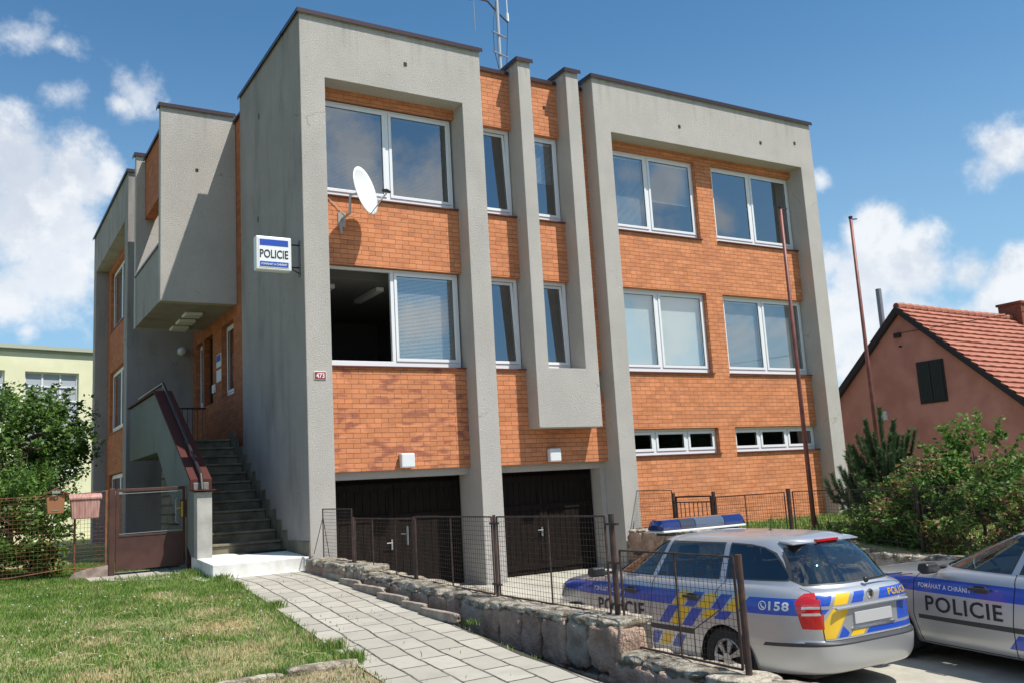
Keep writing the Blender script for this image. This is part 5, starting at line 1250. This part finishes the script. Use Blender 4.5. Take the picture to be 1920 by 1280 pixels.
# light bar on the roof: its own thing, resting on the car
lb = root('light_bar', (2.70, -6.3, .45), 'long blue and smoked emergency light bar across the roof of the rear-facing police car', 'light bar')
lb.location = (0, 0, 0); del lb['_world']; lb.location = (2.70, -7.5, -1.085); lb.rotation_euler = (0, 0, R_(90))
def lbseg(y0, y1, m, name, r0=1.0, r1=1.0):
    mb = MB(); prof = [(-.13, 1.565), (-.135, 1.60), (-.12, 1.655), (-.08, 1.68), (.06, 1.685), (.11, 1.66), (.14, 1.61), (.14, 1.565)]
    vs = []; 
    for y, k in ((y0, r0), (y0 + (y1 - y0) * .12, 1.0 if r0 < 1 else r0), (y1 - (y1 - y0) * .12, 1.0 if r1 < 1 else r1), (y1, r1)):
        for x, z in prof: vs.append((1.28 + x * (.55 + .45 * k), y, 1.565 + (z - 1.565) * k))
    n = len(prof); fs = [(a * n + i, a * n + (i + 1) % n, (a + 1) * n + (i + 1) % n, (a + 1) * n + i) for a in range(3) for i in range(n)] + [tuple(range(n)), tuple(range(3 * n, 4 * n))]
    mb.add(vs, fs); return lbuild(mb, name, m, lb, bevel=.006)
lbseg(.36, .64, M['lbblue'], 'blue_lamp', 1, .55); lbseg(.14, .354, M['lbdark'], 'smoked_cover'); lbseg(-.30, .134, M['lbclear'], 'clear_cover'); lbseg(-.64, -.306, M['lbblue'], 'blue_lamp', .55, 1)
mb = MB(); mb.box(1.13, 1.42, -.62, .62, 1.535, 1.56); lbuild(mb, 'base_rail', M['white_metal'], lb, bevel=.008)
for s in (1, -1): mb = MB(); mb.box(1.18, 1.38, s * .47 - .07, s * .47 + .07, 1.495, 1.537); lbuild(mb, 'foot', M['blackp'], lb, bevel=.01)
CR.rotation_euler = (0, R_(-.4), R_(90)); CR.location.x = 2.745; CR.scale = (1.05, 1.05, 1.0); lb.location.x = 2.745; lb.scale = (1.0, 1.06, 1.0)
# the second car: a copy of the first and of every part
c2 = CR.copy(); COL.objects.link(c2); c2['label'] = 'silver police car cut off by the right edge, POLICIE across its front door'
for ch in list(CR.children):
    a = ch.copy(); COL.objects.link(a); a.parent = c2
    for gch in ch.children:
        b = gch.copy(); COL.objects.link(b); b.parent = a
c2.location = (5.04, -10.32, -1.21); c2.rotation_euler = (0, R_(-2.6), R_(88))

# ================================================================ PLANTS
def leaves(name, mats, wts, gen, n, size, parent, seed=1, folded=True, asp=.55, updown=.6):
    rng = np.random.default_rng(seed); P = gen(n, rng); n = len(P)
    d = rng.normal(size=(n, 3)); d[:, 2] *= updown; d /= np.linalg.norm(d, axis=1)[:, None]
    s = rng.normal(size=(n, 3)); s -= (s * d).sum(1)[:, None] * d; s /= np.linalg.norm(s, axis=1)[:, None]
    nn = np.cross(d, s); L = size * rng.uniform(.45, 1.45, n)[:, None]; w = L * asp
    V = np.stack([P - d * L * .5, P + s * w * .5 + nn * w * .15, P + d * L * .5, P - s * w * .5 + nn * w * .15], 1).reshape(-1, 3)
    F = np.arange(n * 4).reshape(-1, 4)
    me = bpy.data.meshes.new(name); me.vertices.add(n * 4); me.vertices.foreach_set('co', V.ravel()); me.loops.add(n * 4); me.loops.foreach_set('vertex_index', F.ravel())
    me.polygons.add(n); me.polygons.foreach_set('loop_start', np.arange(n) * 4); me.polygons.foreach_set('loop_total', np.full(n, 4))
    for m in mats: me.materials.append(M[m])
    cl = np.array([mnoise.noise(Vector(p) * 2.2) for p in P]) if n < 60000 else rng.normal(size=n) * .2
    k = np.clip(cl * .9 + rng.uniform(-.5, .5, n) + .5, 0, .999); cum = np.cumsum(wts) / sum(wts); mi = np.searchsorted(cum, k)
    me.polygons.foreach_set('material_index', np.minimum(mi, len(mats) - 1).astype(np.int32)); me.update(); me.validate()
    o = bpy.data.objects.new(name, me); COL.objects.link(o)
    if parent is not None: attach(o, parent)
    return o
def clumps(C, Rd, K, rk, shell=.75, seed=0, flat=1.0, zmin=-9):
    """clump centres through an ellipsoidal crown; returns generator of leaf points"""
    rs = np.random.default_rng(seed); q = rs.normal(size=(K, 3)); q /= np.linalg.norm(q, axis=1)[:, None]; q *= (rs.uniform(.25, 1, K) ** .45)[:, None]
    cc = np.array(C) + q * np.array(Rd); cc = cc[cc[:, 2] > zmin]; rr = rk * rs.uniform(.5, 1.35, len(cc))
    def gen(n, rng):
        i = rng.integers(0, len(cc), n); u = rng.normal(size=(n, 3)); u /= np.linalg.norm(u, axis=1)[:, None]; u *= (rng.uniform(0, 1, n) ** .5)[:, None]
        u[:, 2] *= flat; return cc[i] + u * rr[i][:, None]
    return gen, cc
def wood_(cc, base, top, r, parent, name='trunk', nb=14, seed=0):
    rs = random.Random(seed); mb = MB(); b = Vector(base); t = Vector(top); mid = (b + t) / 2 + Vector((rs.uniform(-.1, .1), rs.uniform(-.1, .1), 0))
    mb.tube([b, mid, t], r, 8, r2=r * .3)
    for i in range(min(nb, len(cc))):
        c = Vector(cc[rs.randrange(len(cc))]); s = b.lerp(t, rs.uniform(.25, .9)); m = s.lerp(c, .5) + Vector((0, 0, .08)); mb.tube([s, m, c], r * .4, 5, r2=r * .08)
    return mb.build(name, M['bark'], parent)
def tree_(kind, label, cat, C, Rd, K, rk, n, size, mats, wts, base, r, seed, group=None, flat=1.0, zmin=-9, asp=.55, part='crown'):
    t = root(kind, base, label, cat, group); gen, cc = clumps(C, Rd, K, rk, seed=seed, flat=flat, zmin=zmin)
    wood_(cc, base, (C[0], C[1], C[2] + Rd[2] * .5), r, t, seed=seed, nb=24)
    rs = np.random.default_rng(seed + 99); sp = []
    for i in range(int(K * .9)):
        q = rs.normal(size=3); q[2] = abs(q[2]) * .8 - .2; q /= np.linalg.norm(q); a = np.array(C) + q * np.array(Rd) * .85; b = a + q * rk * rs.uniform(.8, 2.0) + np.array([0, 0, rk * rs.uniform(-.4, .8)])
        sp.append((a, b))
    g0 = gen
    def gen(n, rng):
        k = int(n * .14); P = g0(n - k, rng); i = rng.integers(0, len(sp), k); A = np.array([s_[0] for s_ in sp])[i]; Bq = np.array([s_[1] for s_ in sp])[i]; u = rng.uniform(0, 1, k)[:, None]
        return np.concatenate([P, A + (Bq - A) * u + rng.normal(size=(k, 3)) * rk * .13])
    leaves(part, mats, wts, gen, n, size, t, seed, asp=asp); return t
# left: broadleaf tree in front of the yellow hall, bush in the fence
tree_('broadleaf_tree', 'round dark green broadleaf tree in front of the pale yellow hall', 'tree', (-3.85, 7.4, 2.45), (1.35, 1.2, 1.30), 62, .36, 21000, .095, ['leaf_dark', 'leaf', 'leaf_light'], [4, 4, 1.2], (-4.0, 7.4, .0), .09, 3)
tree_('garden_bush', 'bright green leafy bush growing through the rusty wire fence beside the mailboxes', 'bush', (-4.35, 2.75, .82), (1.05, .62, .98), 64, .26, 19000, .075, ['leaf_dark', 'leaf', 'leaf_light'], [1.5, 4, 4], (-4.4, 3.0, .0), .04, 5, zmin=.1)
# right: young pine with upright candles
pn = root('young_pine', (8.0, -4.5, -.15), 'young dark pine with upright shoots between the brick wing and the red house', 'pine tree')
rng = np.random.default_rng(12); rs = random.Random(12); PX, PY = 8.1, -4.92
mb = MB(); mb.tube([(PX, PY, -.2), (PX + .03, PY, .9), (PX, PY, 1.75)], .055, 8, r2=.02); shoots = []
for i in range(105):
    h = rs.uniform(.0, 1.25) ; a = rs.uniform(0, 6.283); Lr = (1.08 - h * .55) * rs.uniform(.35, 1.0)
    s = Vector((PX, PY, h)); e = s + Vector((math.cos(a) * Lr, math.sin(a) * Lr, Lr * .28)); tip = e + Vector((math.cos(a) * .10, math.sin(a) * .10, rs.uniform(.22, .38)))
    mb.tube([s, e, tip], .014, 5, r2=.006); shoots.append((s.lerp(e, .45), e)); shoots.append((e, tip))
for (dx, dy_, z0, z1) in ((0, 0, 1.35, 2.02), (-.32, .05, 1.25, 1.83), (.20, -.1, 1.3, 1.80), (.42, .1, 1.15, 1.72), (-.15, .2, 1.2, 1.7), (.85, -.35, .85, 1.30)): 
    a = Vector((PX + dx * .45, PY + dy_ * .5, z0 - .35)); b = Vector((PX + dx, PY + dy_, z1)); mb.tube([a, b], .016, 5, r2=.007); shoots += [(a.lerp(b, .35), b)] * 2
mb.build('trunk', M['bark'], pn)
V = []; 
for a, b in shoots:
    a = np.array(a); b = np.array(b); L = np.linalg.norm(b - a); d = (b - a) / L; n = int(800 * L) + 90
    t = rng.uniform(0, 1, n)[:, None]; q = rng.normal(size=(n, 3)); q -= (q @ d)[:, None] * d; q /= np.linalg.norm(q, axis=1)[:, None]
    p = a + (b - a) * t; dr = d * rng.uniform(.6, 1.1, n)[:, None] + q * .8; dr /= np.linalg.norm(dr, axis=1)[:, None]; ln = rng.uniform(.05, .10, n)[:, None]; w = np.cross(dr, rng.normal(size=(n, 3))); w /= np.linalg.norm(w, axis=1)[:, None]
    V.append(np.stack([p - w * .0045, p + w * .0045, p + dr * ln], 1))
V = np.concatenate(V).reshape(-1, 3); n = len(V) // 3
me = bpy.data.meshes.new('needles'); me.vertices.add(n * 3); me.vertices.foreach_set('co', V.ravel()); me.loops.add(n * 3); me.loops.foreach_set('vertex_index', np.arange(n * 3)); me.polygons.add(n); me.polygons.foreach_set('loop_start', np.arange(n) * 3); me.polygons.foreach_set('loop_total', np.full(n, 3))
me.materials.append(M['needle']); me.update(); o = bpy.data.objects.new('needles', me); COL.objects.link(o); attach(o, pn)
# shrubs behind the far fence
SH = [('elder_shrub', 'tall fresh green feathery shrub rising above the others right of the pine', (8.05, -6.5, .82), (.60, .58, .82), 30, .20, 7500, .085, ['leaf', 'leaf_light'], [2, 4], 7),
      ('flowering_shrub', 'dark shrub with rusty brown flower heads just right of the young pine', (7.35, -6.1, .30), (.80, .75, .72), 44, .24, 10500, .065, ['leaf_dark', 'leaf', 'leaf_light', 'leaf_rust'], [2, 4, 1.5, 1.6], 9),
      ('flowering_shrub', 'broad green shrub with rusty tips below the tall feathery shrub', (7.4, -7.4, .30), (.95, .8, .80), 48, .25, 12500, .065, ['leaf_dark', 'leaf', 'leaf_light', 'leaf_rust'], [2, 4, 2, 1.6], 10),
      ('flowering_shrub', 'green shrub with rusty tips at the right edge behind the second police car', (7.6, -8.7, .40), (1.0, .9, .85), 52, .27, 12500, .065, ['leaf_dark', 'leaf', 'leaf_light', 'leaf_rust'], [2, 4, 2, 1.6], 14),
      ('low_shrub', 'low dark shrub at the foot of the far fence under the pine', (7.3, -5.3, .05), (.5, .7, .40), 30, .22, 7000, .06, ['leaf_dark', 'leaf'], [4, 2], 15)]
for (k_, lab, C, Rd, K, rk, n, sz, ms, wts, sd) in SH: tree_(k_, lab, 'shrub', C, Rd, K, rk, n, sz, ms, wts, (C[0], C[1], -.25), .03, sd, 'shrubs behind the far fence', zmin=-.25, part='foliage', asp=.5)
# grass
def grass(name, pts, hs, seed, parent=None, wmul=1.0, lean=.55, strawf=None):
    rng = np.random.default_rng(seed); n = len(pts); P = np.array(pts); a = rng.uniform(0, 2 * np.pi, n); h = np.array(hs); w = (.0034 * wmul * rng.uniform(.7, 1.4, n))
    d = np.stack([np.cos(a), np.sin(a), np.zeros(n)], 1); b = rng.uniform(0, 2 * np.pi, n); ln = np.stack([np.cos(b), np.sin(b), np.zeros(n)], 1) * (h * rng.uniform(.1, 1.0, n) * lean)[:, None]
    up = np.array([0, 0, 1.0]); m = P + ln * .35 + up * (h * .6)[:, None]; t = P + ln + up * (h * .95)[:, None]
    V = np.stack([P - d * w[:, None], P + d * w[:, None], m + d * w[:, None] * .8, t, m - d * w[:, None] * .8], 1).reshape(-1, 3)
    F = np.arange(n * 5)
    me = bpy.data.meshes.new(name); me.vertices.add(n * 5); me.vertices.foreach_set('co', V.ravel()); me.loops.add(n * 5); me.loops.foreach_set('vertex_index', F); me.polygons.add(n); me.polygons.foreach_set('loop_start', np.arange(n) * 5); me.polygons.foreach_set('loop_total', np.full(n, 5))
    for k in ('grass1', 'grass2', 'straw'): me.materials.append(M[k])
    s = strawf(P) if strawf else np.full(n, .1)
    u = rng.uniform(0, 1, n); mi = np.where(u < s, 2, np.where(rng.uniform(0, 1, n) < .4, 1, 0)); me.polygons.foreach_set('material_index', mi.astype(np.int32)); me.update()
    o = bpy.data.objects.new(name, me); COL.objects.link(o); o['kind'] = 'stuff'; o['label'] = 'lawn grass'; return o
def edge_x(y): return lerp(y, [(2.4, -1.55), (.3, -1.5), (-.9, -1.40), (-2.8, -1.55), (-4.54, -1.73), (-7.0, -1.98), (-12, -2.4)])
SP = [(-3.6, -4.3, .28), (-2.45, -4.4, .55), (-2.75, -5.9, .55), (-2.3, -3.2, .35), (-2.5, -1.2, .3), (-3.0, -6.6, .5), (-3.9, -6.0, .3), (-3.45, -3.3, .3)]
def strawf(P):
    s = np.full(len(P), .10)
    for (x, y, r) in SP: s = np.maximum(s, .85 * np.exp(-(((P[:, 0] - x) ** 2 + ((P[:, 1] - y) * .8) ** 2) / r ** 2)))
    nz = np.array([mnoise.noise(Vector((p[0] * 1.7, p[1] * 1.7, 3))) for p in P]); nf = np.array([mnoise.noise(Vector((p[0] * 7, p[1] * 7, 5))) for p in P])
    far = np.clip((P[:, 1] + 5) / 6, 0, 1)
    return np.clip(s + .38 * nz + .25 * nf + .02 - .16 * far, .02, .9)
rng = np.random.default_rng(5); pts = []; hs_l = []
ncand = 200000; X = rng.uniform(-6.0, -1.2, ncand); Yc = rng.uniform(-7.6, 4.5, ncand)
for x, y in zip(X, Yc):
    if y > 1.22 and x > -3.15 and y < 2.4: continue
    if x > edge_x(y) - .02 or (y < -7.0 and x > -2.9 and rng.uniform() > .25): continue
    if y > 2.35 and x > -1.5: continue
    nz = mnoise.noise(Vector((x * 2.3, y * 2.3, 9)))
    if y < 1.2 and rng.uniform() < .25 - nz * .5: continue
    e = edge_x(y) - x; k = 1.0 + (1.3 if e < .12 else 0) * rng.uniform() + max(0, nz) * .8
    if y > 1.05 and y < 1.25 and x > -3.1: k += .8 * rng.uniform()
    pts.append((x, y, h_west(x, y) - .006)); hs_l.append(.033 * k * rng.uniform(.6, 1.5) * (1.15 if y > -2 else 1))
grass('grass', pts, hs_l, 6, strawf=strawf)
# tufts by the step, kerb ends and the far garden
pts = []; hs_l = []
for (cx_, cy_, r, n, h) in ((-1.62, .9, .28, 700, .10), (-1.47, -.3, .15, 300, .11), (-1.5, -1.2, .12, 260, .10), (-1.98, -6.95, .12, 500, .11), (-2.6, -6.98, .45, 900, .07), (-.05, -8.1, .06, 60, .12), (-.3, -6.0, .1, 50, .06), (-1.9, -6.3, .1, 300, .1), (-1.62, -3.5, .1, 300, .1)):
    for i in range(n):
        x = cx_ + rng.normal() * r * .5; y = cy_ + rng.normal() * r * (.5 if r < .3 else .12); pts.append((x, y, h_west(x, y) + .0)); hs_l.append(h * rng.uniform(.4, 1.3))
o = grass('grass_tufts', pts, hs_l, 8); o['label'] = 'longer tufts of grass along the paving'
pts = []; hs_l = []
for i in range(26000):
    x = rng.uniform(6.9, 14); y = rng.uniform(-9, .3); pts.append((x, y, hgt(x, y) - .01)); hs_l.append(rng.uniform(.04, .13))
o = grass('grass', pts, hs_l, 9, wmul=2.0); o['label'] = 'grass of the garden in front of the brick wing'
mb = MB(); rs = random.Random(14)
for i in range(46):
    x = rs.uniform(-4.6, -1.7); y = rs.uniform(-5.5, 1.0)
    if x > edge_x(y) - .05: continue
    z = h_west(x, y) + .045; mb.tube([(x, y, z), (x, y, z + .008)], .010, 6)
tag(mb.build('daisies', M['signwhite']), 'small white daisies scattered over the lawn', kind='stuff')
# scattered bits: dead stalks on the lawn
mb = MB(); rs = random.Random(4)
for i in range(90):
    x = rs.uniform(-3.9, -2.0); y = rs.uniform(-6.9, -2.6); a = rs.uniform(0, 3.14); L = rs.uniform(.06, .22); z = h_west(x, y) + .04
    mb.tube([(x, y, z), (x + math.cos(a) * L / 2, y + math.sin(a) * L / 2, z + .02), (x + math.cos(a) * L, y + math.sin(a) * L, z)], .0022, 3)
tag(mb.build('dead_stalks', M['straw']), 'dry straw stalks lying on the mown lawn', kind='stuff')
# hedge and trees across the street, behind the photographer (mirrored in the low panes and the cars)
gen, cc = clumps((35, -38, 3.8), (85, 1.6, 4.2), 1300, 1.25, seed=31, zmin=.3)
hb = leaves('street_trees', ['far_green'], [1], gen, 80000, .7, None, 31); tag(hb, 'row of trees and hedge on the far side of the street', kind='stuff')
mb = MB(); mb.box(-50, 120, -39.2, -38.6, -1.5, 6.2); sub(mb.build('hedge_core', M['far_green'], None), hb)
pts = []; hs_l = []
for i in range(5200):
    y = rng.uniform(-8.6, -7.1); x = rng.uniform(-3.4, edge_x(y) + .02); pts.append((x, y, h_west(x, y) - .004)); hs_l.append(rng.uniform(.015, .05))
o = grass('dry_grass', pts, hs_l, 18, strawf=lambda P: np.full(len(P), .85)); o['label'] = 'dry grass on the bare ground past the lawn kerb'
pts = []; hs_l = []
for i in range(900):   # weeds in the joints and along the kerb
    y = rng.uniform(-8.5, -.5); s_ = rng.integers(0, 3); x = (edge_x(y) + .02 if s_ == 0 else (PRX(y) + .03 if s_ == 1 else edge_x(y) + .30 * rng.integers(1, 4))) + rng.normal() * .015
    if s_ == 2 and rng.uniform() < .6: continue
    if mnoise.noise(Vector((y * 2, s_ * 5, 1))) < .0: continue
    pts.append((x, y, h_west(x, y) + .008)); hs_l.append(rng.uniform(.015, .05))
o = grass('weeds', pts, hs_l, 19); o['label'] = 'small weeds in the paving joints'
# remove helper properties
for o in bpy.data.objects:
    if '_world' in o: del o['_world']
